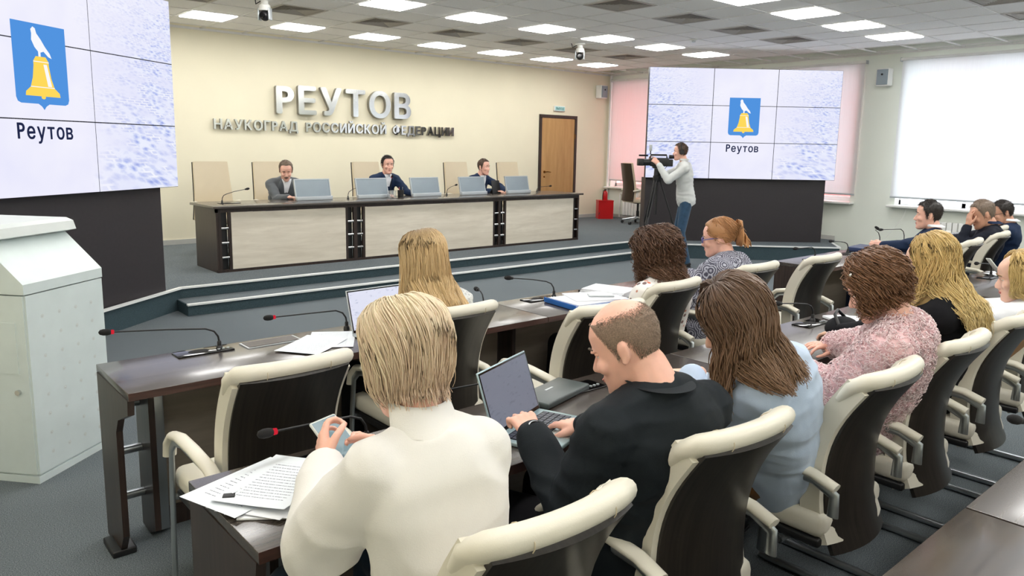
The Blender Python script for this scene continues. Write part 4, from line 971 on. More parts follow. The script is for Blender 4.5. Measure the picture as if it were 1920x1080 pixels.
def long_hair(Mh, body, length, vol=.02, wave=.0, wfreq=3., curl=.0, cfreq=9., fo=75, n=1800, m=16, bend=0.0, seed=1, spread=.0, layer=.25, rad=.0021, part_th=.3, droop=1.0, toward=None, clumps=70, phileave=100, name='hair', base=True, mat='h_bob', rough_ends=0.0, swirl=0.0, tv=.16, lump=0.0):
    """hair that follows the skull down from the parting, then falls under its own weight"""
    g = np.random.default_rng(seed); fo_ = math.radians(fo)
    th = g.uniform(fo_, 2*PI-fo_, n); depth = g.uniform(0, 1, n)**.7
    phi0 = np.where(g.uniform(size=n) < .75, g.uniform(.02, .35, n), g.uniform(.35, 1.3, n))
    L = length*(1-layer*g.uniform(0, 1, n)**1.5)-phi0*.09
    L = np.maximum(L, .05)
    t = np.linspace(0, 1, m)[None, :]; s = t*L[:, None]           # arc length
    arc = .105; phl = math.radians(phileave)
    sk = (phl-phi0)*arc                                      # length on the skull
    sk = np.maximum(sk, .01)
    phi = np.minimum(phi0[:, None]+s/arc, phl)
    side = np.where(th < PI, 1., -1.)
    th2 = th[:, None]+swirl*sm(s/.15)*np.sin(th)[:, None]
    off = (.006+vol*(.25+.75*depth))[:, None]*sm(.25+s/.08)
    pl = headsurf(phi, th2); cen = np.array([0, -.008, 0.]); nr = pl-cen; nr /= np.linalg.norm(nr, axis=2, keepdims=True)
    pl = pl+nr*off[..., None]
    Mn = np.array(Mh); W = pl @ Mn[:3, :3].T+Mn[:3, 3]
    W = trace(W, s, sk, off, Mn, body, droop, spread, toward, bend, length, g)
    hc = Mn[:3, 3]; out = W-hc; out[..., 2] = 0; out /= np.linalg.norm(out, axis=2, keepdims=True)+1e-6
    cid = (th/(2*PI)*clumps+depth*3).astype(int); ph = (cid*2.399) % (2*PI); ph2 = ph+g.normal(0, .35, n)
    tang = np.stack([-out[..., 1], out[..., 0], 0*out[..., 0]], -1)
    if wave:
        amp = wave*sm(s/.12); W += tang*(amp*np.sin(wfreq*2*PI*s/.3+ph2[:, None]))[..., None]+out*(amp*.6*np.cos(wfreq*2*PI*s/.3*1.1+ph2[:, None]*1.7))[..., None]
    if curl:
        amp = curl*sm(s/.05); a = cfreq*2*PI*s/.2+ph2[:, None]*3
        W += tang*(amp*np.sin(a))[..., None]+out*(amp*np.cos(a))[..., None]; W[..., 2] += amp*.4*np.sin(a*.7)
    W += g.normal(0, .0015+rough_ends, (n, 1, 3))*t[..., None]*1.2+ (np.sin(cid*12.9)*.006)[:, None, None]*out*sm(s/.1)[..., None]
    if lump:
        la = lump*sm(s/.06); W += out*(la*np.sin(s*55+ph[:, None]*2.3))[..., None]+tang*(la*.8*np.cos(s*47+ph[:, None]*1.3))[..., None]
    R = rad*(1-.65*t**2)*g.uniform(.7, 1.25, n)[:, None]
    tone = np.clip(.30+.55*depth+g.normal(0, tv, n)+.22*np.sin(cid*7.7), 0, 1)
    return W, R, tone
def short_hair(Mh, n=2600, length=.022, lift=.35, front=50, side=86, nape=124, bald=None, seed=1, rad=.0011, m=4, sweep=0.0, vol=0.004):
    g = np.random.default_rng(seed); th = g.uniform(-PI, PI, n*2); phi = np.arccos(g.uniform(math.cos(math.radians(nape)), 1, n*2))
    a = np.abs(np.degrees(th)); lim = np.interp(a, [0, 38, 55, 72, 84, 96, 112, 135, 180], [front, front, front+8, side, side+16, side-2, side+10, nape-6, nape])
    ok = np.degrees(phi) < lim
    if bald is not None: ok &= ~bald(np.degrees(phi), a, g)
    th, phi = th[ok][:n], phi[ok][:n]; n = len(th)
    s = np.linspace(0, 1, m)[None, :]*length*g.uniform(.6, 1.15, n)[:, None]
    p0 = headsurf(phi, th); d = .02; dn = headsurf(phi+d, th)-p0; dn /= np.linalg.norm(dn, axis=1, keepdims=True)+1e-9
    dt = headsurf(phi, th+d)-p0; dt /= np.linalg.norm(dt, axis=1, keepdims=True)+1e-9
    nr = p0-np.array([0, -.008, 0.]); nr /= np.linalg.norm(nr, axis=1, keepdims=True)
    top = np.clip((55-np.degrees(phi))/25, 0, 1)[:, None]
    fwd = np.array([sweep, .9, .2]); fwd = fwd-nr*(nr@fwd)[:, None]
    dirn = dn*(1-top)+fwd*top+g.normal(0, .18, (n, 3))
    P = p0[:, None]+nr[:, None]*(vol*.5+lift*s+0.0)[..., None]+dirn[:, None]*(s*(1-lift*.4))[..., None]
    Mn = np.array(Mh); P = P @ Mn[:3, :3].T+Mn[:3, 3]
    R = rad*(1-.7*np.linspace(0, 1, m)[None, :])*g.uniform(.8, 1.2, n)[:, None]; tone = np.clip(g.normal(.62, .2, n), 0, 1)
    return P, R, tone
def cap_rows(Mh, front, side, nape, off, bald=None):
    """closed skull cap under the hair"""
    rows = []; K = 40
    for i in range(13):
        u = i/12; row = []
        for k in range(K):
            a = 2*PI*k/K; dg = math.degrees(min(a, 2*PI-a)); lim = np.interp(dg, [0, 38, 55, 72, 84, 96, 112, 135, 180], [front, front, front+8, side, side+16, side-2, side+10, nape-6, nape])
            ph = math.radians(lim)*u+.001; p = headsurf(ph, a); nr = p-np.array([0, -.008, 0]); nr /= np.linalg.norm(nr); o_ = off*(1 if u < .9 else (1-(u-.9)*9))
            row.append(Mh @ Vector(p+nr*o_))
        rows.append(row)
    return rows
def add_attr(me, tone=.35, x=.3):
    at = me.attributes.new('hc', 'FLOAT_VECTOR', 'POINT'); n = len(me.vertices); a = np.zeros((n, 3), np.float32); a[:, 0] = x; a[:, 1] = tone; at.data.foreach_set('vector', a.ravel())

def person(label, hips, yaw, head, hyaw, hpitch, hroll=0, seat=.47, handL=None, handR=None, poleL=None, poleR=None, skin='skin_light', top='white_knit', trousers='navy_trousers', shoes='black',
           sw=.165, girth=1.0, slouch=.05, loose=.012, voxel=.0075, gvox=.009, fold=.006, hs=1.0, standing=False, feet=None, legs=True, hl=None, hr=None, collar=None, neck=-.03, relax=4, drop=.012, shyaw=None, floor=0.0, sleeve_loose=0.0, hem=None, arms=(.285, .25), facep=True, hairm='h_dark', foldsc=(7, 7, 16), elbowflare=0):
    """returns (root, info). hl/hr = dict(d=, n=, curl=) hand poses in world space"""
    O = Vector((hips[0], hips[1], floor)); inv = Matrix.Translation(-O)
    ya = math.radians(yaw); f = Vector((-math.sin(ya), math.cos(ya), 0)); r = Vector((math.cos(ya), math.sin(ya), 0))
    sa = math.radians(shyaw if shyaw is not None else yaw); fs_ = Vector((-math.sin(sa), math.cos(sa), 0)); rs = Vector((math.cos(sa), math.sin(sa), 0))
    Mh = headmat(head, hyaw, hpitch, hroll, hs)
    P = Vector((hips[0], hips[1], floor+(seat+.10 if not standing else standing)))
    Nk = Mh @ Vector((0, -.035, -.105)); Nb = Nk+Vector((0, 0, neck))-fs_*.022
    mid = P.lerp(Nb, .5)-f*slouch
    def sp(t): a = P.lerp(mid, t); b = mid.lerp(Nb, t); return a.lerp(b, t)
    def tg(t): return ((mid-P)*(1-t)+(Nb-mid)*t).normalized()
    rings = [(-.06, .140, .110), (.0, .158, .120), (.14, .150, .114), (.32, .136, .102), (.5, .142, .106), (.68, .150, .108), (.80, .146, .098), (.89, .108, .082), (.97, .066, .062)]
    def loft(mb, extra, rings, upto=9, w=1.0):
        rows = []
        for t, rx, ry in rings[:upto]:
            c = sp(max(t, -.06)) if t >= 0 else P-tg(0)*.07; T = tg(max(t, 0)); rr = r.lerp(rs, max(t, 0)); rr = (rr-T*rr.dot(T)).normalized(); ff = T.cross(rr)
            rows.append([c+rr*((rx*girth*w+extra)*math.copysign(abs(math.cos(a))**.85, math.cos(a)))+ff*((ry*girth+extra)*math.copysign(abs(math.sin(a))**.9, math.sin(a))) for a in np.linspace(0, 2*PI, 25)[:-1]])
        m = 24; vs = [p[:] for q in rows for p in q]; fs = [tuple(range(m))[::-1], tuple(range((len(rows)-1)*m, len(rows)*m))]
        for i in range(len(rows)-1):
            for k in range(m): k2 = (k+1) % m; fs.append((i*m+k, i*m+k2, (i+1)*m+k2, (i+1)*m+k))
        return mb.add(vs, fs, inv)
    B = MB(); G = MB()
    L = lambda v: (Vector(v)-O)
    loft(B, -.012, rings); loft(G, loose, rings)
    B.cap(L(Nb-Vector((0, 0, .03))), L(Mh @ Vector((0, -.025, -.06))), .054*girth**.6, .052*girth**.6, 16)
    add_head(B, inv @ Mh)
    shc = sp(.86)
    info = {}
    for s, hand, pole, hp in ((-1, handL, poleL, hl), (1, handR, poleR, hr)):
        S = shc+rs*s*(sw-.02)+Vector((0, 0, -drop))
        if hand is None: hand = S+Vector((0, 0, -.36))+fs_*.22-rs*s*.02
        E_, W_ = ik(S, hand, arms[0], arms[1], pole if pole is not None else (-fs_*.5+rs*s*.45+Vector((0, 0, -.9))))
        info['L' if s < 0 else 'R'] = (S, E_, W_)
        gg = girth**.6
        for mb, e in ((B, -.006), (G, loose)):
            mb.cap(L(sp(.94)), L(S), .048*gg+e, .050*gg+e, 14); mb.cap(L(shc), L(S-Vector((0, 0, .012))), .075*gg+e, .052*gg+e, 14)
            el = e+(sleeve_loose if mb is G else 0)
            mb.cap(L(S), L(E_), .050*gg+el*.8, .039*gg+el*(1+elbowflare), 14)
            dW = (W_-E_); Wc = E_+dW*(.93 if mb is G else 1)
            mb.cap(L(E_), L(Wc), .039*gg+el*(1+elbowflare), (.027 if mb is B else .030)*gg**.5+el*.7, 14)
        fd = (W_-E_).normalized(); hp = hp or {}
        dd = Vector(hp['d']) if 'd' in hp else fd
        pn = Vector(hp['n']) if 'n' in hp else Vector((0, 0, -1))
        add_hand(B, L(W_), dd, pn, s, hp.get('curl', .6), hp.get('spread', .12), hp.get('sc', .98))
        info['hand'+('L' if s < 0 else 'R')] = W_
    # legs
    T = MB()
    loft(T, loose*.4, [(-.06, .138, .108), (0, .155, .117), (.10, .146, .110)], 3)
    for s in (-1, 1):
        if standing:
            A = Vector(feet[0 if s < 0 else 1]); Hp = P+r*s*.085-Vector((0, 0, .04)); K, A2 = ik(Hp, A+Vector((0, 0, .08)), .45, .42, f); fd = f
        else:
            Hp = P+r*s*.095+Vector((0, 0, -.01)); fd = f
            K = P+r*s*.13+f*.43+Vector((0, 0, -.02)); A = (Vector(feet[0 if s < 0 else 1]) if feet else P+r*s*.12+f*.47+Vector((0, 0, -P.z+floor)))
            A2 = A+Vector((0, 0, .09))
        gg = girth**.5
        for mb, e in ((B, -.008), (T, .004)):
            mb.cap(L(Hp), L(K), .088*gg+e, .060*gg+e, 14); mb.cap(L(K), L(A2), .056*gg+e+(.004 if mb is T else 0), .040+e+(.012 if mb is T else 0), 12)
        B.cap(L(A+Vector((0, 0, .045))), L(A+fd*.15+Vector((0, 0, .028))), .035, .026, 10)
        sh = MB().cap(L(A-fd*.02+Vector((0, 0, .042))), L(A+fd*.16+Vector((0, 0, .034))), .046, .036, 14).box(L(A+fd*.07+Vector((0, 0, .008))), (.085, .27, .016), (0, 0, ya), .005)
        info['shoe%d' % s] = sh
    me = remesh(B, 'person', voxel, 2, .45, dec=.45); root = link('person', me, M[skin], None, 180); root.location = O
    root['label'] = label; root['category'] = 'person'; root['skin'] = skin
    if top:
        for a_ in [0]:
            g = remesh(G, 'top', gvox, relax, .5, disp=(fold, foldsc)); go = link('top', g, M[top], root, 180); info['top'] = go
    g = remesh(T, 'trousers', .011, 3, .5); link('trousers', g, M[trousers], root, 180)
    for s in (-1, 1): part('shoe', info['shoe%d' % s], shoes, root, 60)
    if facep: face_parts(root, inv @ Mh, hairm, lip='lip')
    del root['skin']
    if collar:
        ck = collar.get('r', .066)
        pts = []
        c0 = L(Nb+Vector((0, 0, collar.get('dz', .0)))); up = (Nk-Nb).normalized()
        rows = []
        for z, rr, tb in ((0, ck+.008, 1), (collar.get('h', .045), ck, 1), (collar.get('h', .045)+.004, ck-.006, 1), (.01, ck-.002, 1)):
            rows.append([c0+up*z+rs*(rr*math.sin(a))+fs_*(rr*1.05*math.cos(a))+up*(collar.get('open', 0)*-.02*max(0, math.cos(a))) for a in np.linspace(0, 2*PI, 29)[:-1]])
        part('collar', MB().grid([[p[:] for p in q] for q in rows], True), collar.get('m', top), root, 60)
    # collision profile for hair
    zs = np.linspace(0, .93, 20); cen = np.array([sp(t)[:] for t in zs]); rx = np.interp(zs, [q[0] for q in rings], [q[1] for q in rings])*girth+loose+.004; ry = np.interp(zs, [q[0] for q in rings], [q[2] for q in rings])*girth+loose+.004
    R2 = np.array([[rs.x, rs.y], [fs_.x, fs_.y]])
    info['np'] = sp(.94)
    Ssh = [info['L'][0], info['R'][0], info['L'][1], info['R'][1]]
    def body(W, pad=0.0):
        z = W[..., 2]; o = np.argsort(cen[:, 2]); cz = cen[o, 2]; pad = pad+0*z
        cx = np.interp(z, cz, cen[o, 0]); cy = np.interp(z, cz, cen[o, 1]); ax = np.interp(z, cz, rx[o])+pad; ay = np.interp(z, cz, ry[o])+pad
        dx = W[..., 0]-cx; dy = W[..., 1]-cy; a = (dx*R2[0, 0]+dy*R2[0, 1]); b = (dx*R2[1, 0]+dy*R2[1, 1])
        q = np.sqrt((a/ax)**2+(b/ay)**2)+1e-6; ins = (q < 1) & (z < cz[-1])
        # push towards the nearer face (front or back), like hair slipping over the shoulders
        k = np.where(ins, 1/q, 1.0); a2 = a*(1+(k-1)*.35); b2 = np.where(ins, np.sign(b+1e-9)*ay*np.sqrt(np.clip(1-(a2/ax)**2, 0, 1)), b)
        b2 = np.where(ins & (np.abs(b2) < np.abs(b)), b, b2); a2 = np.where(ins, a2, a)
        W = W.copy(); W[..., 0] = cx+a2*R2[0, 0]+b2*R2[1, 0]; W[..., 1] = cy+a2*R2[0, 1]+b2*R2[1, 1]
        for a_, b_, r0 in ((info['np'], info['L'][0], .060), (info['np'], info['R'][0], .060), (info['L'][0], info['L'][1], .056), (info['R'][0], info['R'][1], .056)):
            A_ = np.array(a_[:]); D = np.array(b_[:])-A_; tt = np.clip(((W-A_)@D)/(D@D), 0, 1); C_ = A_+tt[..., None]*D; v = W-C_; dl = np.linalg.norm(v, axis=-1)+1e-6; rr = r0*girth**.6+loose+pad
            ins = (dl < rr)[..., None]; vd = v/dl[..., None]; vd[..., 2] *= .25; bb = (W[..., 0]-cx)*R2[1, 0]+(W[..., 1]-cy)*R2[1, 1]
            sg = np.where(bb > .07, 1., -1.); vd[..., 0] += sg*R2[1, 0]*.9; vd[..., 1] += sg*R2[1, 1]*.9; vd /= np.linalg.norm(vd, axis=-1, keepdims=True)+1e-6
            W = np.where(ins, C_+vd*rr[..., None] if np.ndim(rr) else C_+vd*rr, W)
        return W
    info['body'] = body; info['Mh'] = Mh; info['O'] = O; info['inv'] = inv; info['sp'] = sp; info['rs'] = rs; info['fs'] = fs_; info['root'] = root; info['g'] = girth
    return root, info
def put_hair(root, info, PRT, mat, name='hair', label=None):
    W, R, tone = PRT; me = strands_mesh(W, R, tone, name, info['O'][:]); o = bpy.data.objects.new(name, me); COL.objects.link(o); o.parent = root; me.materials.append(M[mat])
    if label: o['label'] = label
    return o
def put_cap(root, info, mat, front=56, side=90, nape=122, off=.004, tone=.3):
    mb = MB().grid([[p[:] for p in q] for q in cap_rows(info['inv'] @ info['Mh'], front, side, nape, off)], True); o = part('hair_base', mb, mat, root, 180); add_attr(o.data, tone); return o
def hair_shell(root, info, mat, length, vol, fo, bend=0, spread=0, toward=None, phl=100, tone=.25):
    """the closed mass under loose strands"""
    K = 44; m = 18; fo_ = math.radians(fo); th = np.linspace(fo_, 2*PI-fo_, K)
    W, R, tn = None, None, None
    s = np.linspace(0, 1, m)[None, :]*(length-.02)+0*th[:, None]; arc = .105; phi = np.minimum(.03+s/arc, math.radians(phl))
    pl = headsurf(phi, th[:, None]+0*s); nr = pl-np.array([0, -.008, 0.]); nr /= np.linalg.norm(nr, axis=2, keepdims=True); pl = pl+nr*(.004+vol*.45*sm(.25+s/.08))[..., None]
    Mn = np.array(info['Mh']); W = pl @ Mn[:3, :3].T+Mn[:3, 3]
    W = trace(W, s, np.full(K, (math.radians(phl)-.03)*arc), np.full((K, m), .004+vol*.3), Mn, info['body'], 1.0, spread, toward, bend, length, None)-np.array(info['O'][:])
    rows = [list(map(tuple, W[k])) for k in range(K)]
    o = part('hair_base', MB().grid(rows), mat, root, 180); add_attr(o.data, tone); return o
# ================================================================ the people
# 1 woman in the white sweater, ash blonde bob
r1, i1 = person('woman with ash-blonde bob and white high-necked sweater holding a phone, seen from behind', (-11.55, -9.90), 4, (-11.575, -9.80, 1.195), 5, 22, 4,
    handL=(-11.62, -9.50, .86), handR=(-11.46, -9.55, .84), poleL=(-.55, -.25, -.85), poleR=(.1, -.3, -1), top='white_knit', trousers='jeans', sw=.130, girth=.93, slouch=.05, loose=.018, sleeve_loose=.016, elbowflare=.5, relax=9,
    voxel=.0055, gvox=.008, fold=.007, foldsc=(6, 6, 9), hl=dict(d=(.25, .55, .45), n=(.9, -.1, .0), curl=.8), hr=dict(d=(-.3, .8, .2), n=(-.8, 0, .2), curl=.9), collar=dict(r=.066, h=.06, dz=-.01), skin='skin_rosy', shyaw=-12)
put_hair(r1, i1, long_hair(i1['Mh'], i1['body'], .262, vol=.026, wave=.004, wfreq=1.6, fo=62, n=3300, m=12, bend=1.3, seed=3, layer=.6, rad=.0021, clumps=110, phileave=104, swirl=.5, rough_ends=.002), 'h_bob'); hair_shell(r1, i1, M['h_bob'], .235, .030, 62, bend=.8)
# 2 balding man in black shirt
r2, i2 = person('balding man in a black shirt with a dark wristwatch typing on a silver laptop', (-10.86, -9.88), 8, (-10.975, -9.925, 1.155), 26, 26, 0,
    handL=(-11.075, -9.68, .865), handR=(-10.80, -9.62, .80), poleL=(-.1, -.35, -1), poleR=(.7, -.3, -.5), top='black_shirt', trousers='black_knit', sw=.190, drop=.035, girth=1.2, slouch=.03, loose=.012, sleeve_loose=.014,
    voxel=.005, gvox=.008, fold=.006, hl=dict(d=(.3, .8, .25), n=(.2, .25, -1), curl=[1.1, 1.25, 1.3, 1.35, .6]), hr=dict(d=(.0, .9, -.1), n=(0, -.1, -1), curl=.55), collar=dict(r=.078, h=.04, dz=.0, open=1.0), neck=-.002, skin='skin_rosy', hairm='h_fuzz', shyaw=-8, hs=1.0)
def crown(phi, a, g): return (phi < 44+2*np.cos(np.radians(a))+g.normal(0, 2.5, phi.shape))
put_hair(r2, i2, short_hair(i2['Mh'], 10000, .0075, .25, front=30, side=84, nape=122, bald=crown, seed=5, rad=.0006, m=3, vol=.004), 'h_fuzz', 'hair', 'thin short hair around a bald crown')
def stub():
    s = N('stubbled_scalp'); a = s.n('ShaderNodeAttribute', attribute_name='hc'); sp = s.n('ShaderNodeSeparateXYZ'); s.l(a.outputs['Vector'], sp.inputs[0])
    nz = s.n('ShaderNodeTexNoise', i_Scale=350.0, i_Detail=3.0); s.l(s.coord(), nz.inputs['Vector']); n2 = s.n('ShaderNodeTexNoise', i_Scale=28.0); s.l(s.coord(), n2.inputs['Vector'])
    e = s.math('ADD', sp.outputs[0], s.math('ADD', s.math('MULTIPLY', s.math('SUBTRACT', nz.outputs[0], .5), 1.3), s.math('MULTIPLY', s.math('SUBTRACT', n2.outputs[0], .5), .5)))
    s.l(s.ramp(e, [(.1, (0, 0, 0, 1)), (.5, (.85, .85, .85, 1))]), s.b.inputs['Alpha']); s.l(s.ramp(nz.outputs[0], [(.3, srgb(112, 94, 80)), (.7, srgb(160, 136, 118))]), s.b.inputs['Base Color']); s.b.inputs['Roughness'].default_value = .7; return s.m
M['stubble'] = stub()
mb = MB(); rows = []
for u in np.linspace(0, 1, 9):
    row = []
    for k in range(44):
        a = 2*PI*k/44; dg = math.degrees(min(a, 2*PI-a)); lo = 44+2*math.cos(math.radians(dg)); hi = np.interp(dg, [0, 38, 55, 72, 84, 96, 112, 135, 180], [44, 48, 60, 84, 100, 82, 94, 116, 122]); ph = math.radians(lo+(hi-lo)*u)
        p = headsurf(ph, a); nr = p-np.array([0, -.008, 0]); nr /= np.linalg.norm(nr); row.append((i2['inv'] @ i2['Mh'] @ Vector(p+nr*(.0042*math.sin(PI*min(max(u, .02), .98))**.4)))[:])
    rows.append(row)
hb = part('hair_base', mb.grid(rows, True), 'stubble', r2, 180); at = hb.data.attributes.new('hc', 'FLOAT_VECTOR', 'POINT'); a_ = np.zeros((9*44, 3), np.float32); a_[:, 0] = np.repeat(np.minimum(np.linspace(0, 1, 9), 1-np.linspace(0, 1, 9))*2, 44); at.data.foreach_set('vector', a_.ravel())
w = thing('wristwatch', 'black round wristwatch on the left wrist of the balding man', 'watch', (0, 0, 0))
S_, E_, W_ = i2['L']; dW = (W_-E_).normalized(); wp = W_-dW*.004; w.location = wp
upv = Vector((-.3, -.9, .55)); upv = (upv-dW*upv.dot(dW)).normalized(); lt = dW.cross(upv)
mw = Matrix((( lt.x, dW.x, upv.x, 0), (lt.y, dW.y, upv.y, 0), (lt.z, dW.z, upv.z, 0), (0, 0, 0, 1)))
part('case', MB().lathe([(.019, .030), (.023, .032), (.023, .040), (.020, .043)], 24, mw), 'silver', w); part('dial', MB().lathe([(.019, .0425), (.019, .0445)], 24, mw), 'glossy_black', w)
part('strap', MB().tube([(mw @ Vector((.034*math.cos(a), 0, .034*math.sin(a))))[:] for a in np.linspace(0, 2*PI, 20)], .0095, 8, None, (.35, 1)), 'black', w, 60)
# 3 woman in the pale blue sweater
r3, i3 = person('woman with very long brown hair in a pale blue sweater and brown trousers', (-10.08, -9.90), 16, (-10.50, -9.935, 1.155), 30, 34, -8,
    handL=(-10.33, -9.68, .90), handR=(-10.15, -9.55, .80), poleL=(-.5, .1, -.9), poleR=(.8, -.3, -.6), top='blue_knit', trousers='brown_leather', sw=.160, girth=1.06, slouch=.025, loose=.012, sleeve_loose=.008,
    voxel=.0055, gvox=.008, fold=.006, hl=dict(d=(-.8, .6, -.1), n=(0, .1, -1), curl=.5), hr=dict(d=(-.6, .6, -.1), n=(0, 0, -1), curl=.5), skin='skin_light', shyaw=18)
put_hair(r3, i3, long_hair(i3['Mh'], i3['body'], .40, vol=.032, wave=.009, wfreq=1.8, fo=55, n=3200, m=15, seed=8, layer=.35, rad=.0023, clumps=110, phileave=98, spread=.16, toward=(.0, -.13, 0)), 'h_brown'); hair_shell(r3, i3, M['h_brown'], .32, .026, 55, spread=.14, toward=(.0, -.13, 0))
# 4 woman in the fluffy pink sweater
r4, i4 = person('woman with short chestnut curls in a fluffy pink sweater', (-9.42, -9.89), 10, (-9.66, -9.985, 1.175), 18, 30, 0,
    handL=(-9.64, -9.66, .79), handR=(-9.18, -9.62, .80), poleL=(-.3, -.5, -1), poleR=(.5, -.4, -.9), top='pink_fur', trousers='black_knit', sw=.155, girth=1.04, slouch=.03, loose=.018, sleeve_loose=.012,
    voxel=.0055, gvox=.008, fold=.006, hl=dict(d=(-.1, .9, -.1), n=(0, .1, -1), curl=.5), hr=dict(d=(-.85, .5, .05), n=(0, 0, -1), curl=.45), skin='skin_rosy')
put_hair(r4, i4, long_hair(i4['Mh'], i4['body'], .25, vol=.028, wave=.008, wfreq=3, curl=.013, cfreq=4.5, fo=60, n=1900, m=17, lump=.007, bend=.7, seed=11, layer=.6, rad=.0027, clumps=120, phileave=104), 'h_chest'); hair_shell(r4, i4, M['h_chest'], .22, .026, 60, bend=.6)
hc = MB(); Lh = i4['inv'] @ i4['Mh']
part('hair_clip', MB().tube([(Lh @ Vector(p))[:] for p in ((-.095, .03, .085), (-.06, .02, .12), (-.02, .02, .145))], .004, 6).ell(Lh @ Vector((-.1, .035, .08)), (.016, .008, .012), None, 10, 6), 'chrome', r4)
part('earring', MB().ell(Lh @ Vector((-.085, -.01, -.045)), (.005, .005, .008), None, 8, 6), 'chrome', r4)
# fur loops
def fur(root, info, me_obj, n, ln, rad, seed):
    g = np.random.default_rng(seed); me = me_obj.data; me.calc_loop_triangles(); nt = len(me.loop_triangles); tv = np.empty(nt*3, np.int32); me.loop_triangles.foreach_get('vertices', tv); tv = tv.reshape(-1, 3)
    co = np.empty(len(me.vertices)*3); me.vertices.foreach_get('co', co); co = co.reshape(-1, 3); nr = np.empty_like(co).ravel(); me.vertices.foreach_get('normal', nr); nr = nr.reshape(-1, 3)
    a, b, c = co[tv[:, 0]], co[tv[:, 1]], co[tv[:, 2]]; ar = np.linalg.norm(np.cross(b-a, c-a), axis=1); k = g.choice(nt, n, p=ar/ar.sum()); w = g.dirichlet((1, 1, 1), n)
    p = a[k]*w[:, :1]+b[k]*w[:, 1:2]+c[k]*w[:, 2:]; q = nr[tv[k, 0]]
    t1 = np.cross(q, g.normal(size=(n, 3))); t1 /= np.linalg.norm(t1, axis=1, keepdims=True); t2 = np.cross(q, t1); m = 5; s = np.linspace(0, 1, m)[None, :, None]
    an = s*4.2+g.uniform(0, 6, (n, 1, 1)); P = p[:, None]+q[:, None]*(ln*np.sin(s*2.2)*.8)+t1[:, None]*(ln*.5*(np.cos(an)-np.cos(an[:, :1]))+ln*.5*s)+t2[:, None]*(ln*.5*(np.sin(an)-np.sin(an[:, :1])))
    R = np.full((n, m), rad)*(1-.4*s[..., 0]); me2 = strands_mesh(P+np.array(info['O'][:]), R, g.uniform(.5, 1, n), 'fluffy_pile', info['O'][:])
    o = bpy.data.objects.new('fluffy_pile', me2); COL.objects.link(o); o.parent = root; me2.materials.append(M['fur_strand']); o['kind'] = 'stuff'
M['fur_strand'] = hairmat('pink_yarn_loops', srgb(244, 208, 213), srgb(252, 224, 227), srgb(255, 238, 239), .9)
fur(r4, i4, i4['top'], 12000, .014, .0019, 21)
# 5 woman in black with long blonde hair
r5, i5 = person('woman with long wavy blonde hair dressed in black', (-8.74, -9.89), 5, (-8.93, -9.905, 1.19), 12, 22, 2,
    handL=(-8.9, -9.5, .79), handR=(-8.6, -9.5, .79), top='black_knit', trousers='black_knit', sw=.165, girth=1.0, slouch=.05, loose=.02, gvox=.01, skin='skin_light')
put_hair(r5, i5, long_hair(i5['Mh'], i5['body'], .52, vol=.026, wave=.014, wfreq=1.8, fo=66, n=2200, m=14, seed=15, layer=.45, rad=.0022, clumps=60, spread=.08, toward=(-.02, -.12, 0), rough_ends=.003), 'h_gold'); hair_shell(r5, i5, M['h_gold'], .42, .026, 66, spread=.08, toward=(-.02, -.12, 0))
# 6 woman in white blouse and tan vest at the right edge
r6, i6 = person('fair-haired woman in a white blouse and tan vest at the right edge', (-8.0, -9.89), 0, (-8.08, -10.02, 1.06), 24, 14, 0,
    handL=(-8.15, -9.55, .79), handR=(-7.8, -9.55, .79), poleL=(-.9, -.6, -.4), top='white_shirt', trousers='black_knit', sw=.175, girth=1.0, slouch=.03, loose=.016, sleeve_loose=.02, gvox=.01, skin='skin_light', hairm='h_gold')
put_hair(r6, i6, long_hair(i6['Mh'], i6['body'], .27, vol=.028, wave=.006, fo=66, n=1500, m=14, bend=.4, seed=19, layer=.4, rad=.0022), 'h_gold'); hair_shell(r6, i6, M['h_gold'], .24, .028, 66)
vest = MB(); 
zz = [.20, .4, .6, .78, .9]; rows = []
for t in zz:
    c = i6['sp'](t)-i6['O']; k = np.interp(t, [.2, .6, .78, .9], [.205, .205, .175, .125]); k2 = np.interp(t, [.2, .6, .78, .9], [.158, .165, .152, .118])
    rows.append([(c+i6['rs']*k*math.cos(a)+i6['fs']*k2*math.sin(a))[:] for a in np.linspace(0, 2*PI, 29)[:-1]])
part('vest', vest.grid(rows, True), 'brown_vest', r6, 180)
# 7 woman in grey lace, long straight blonde hair
r7, i7 = person('woman with long straight blonde hair and grey lace top at the first desk row', (-10.55, -8.39), 0, (-10.585, -8.43, 1.165), 5, 18, 0,
    handL=(-10.65, -8.12, .80), handR=(-10.4, -8.12, .80), top='lace', trousers='black_knit', sw=.155, girth=.95, slouch=.04, loose=.012, gvox=.009, skin='skin_light')
put_hair(r7, i7, long_hair(i7['Mh'], i7['body'], .46, vol=.020, wave=.003, wfreq=1.2, fo=60, n=2100, m=14, seed=23, layer=.3, rad=.0021, clumps=50, spread=.12, toward=(.03, -.12, 0)), 'h_blonde'); hair_shell(r7, i7, M['h_blonde'], .40, .020, 60, spread=.10, toward=(.03, -.12, 0))
# 8 woman in the flowered blouse
r8, i8 = person('woman with dark curly shoulder-length hair in a white flowered blouse', (-9.22, -8.47), 0, (-9.20, -8.63, 1.10), -8, 20, 0, seat=.43,
    handL=(-9.32, -8.36, .66), handR=(-9.08, -8.36, .66), top='floral', trousers='black_knit', sw=.165, girth=.98, slouch=.03, loose=.018, sleeve_loose=.015, gvox=.009, skin='skin_rosy')
put_hair(r8, i8, long_hair(i8['Mh'], i8['body'], .33, vol=.052, wave=.012, curl=.014, cfreq=4.5, fo=62, n=1900, m=17, lump=.009, bend=.3, seed=29, layer=.5, rad=.0023, clumps=90, phileave=104), 'h_curly'); hair_shell(r8, i8, M['h_curly'], .29, .045, 62)
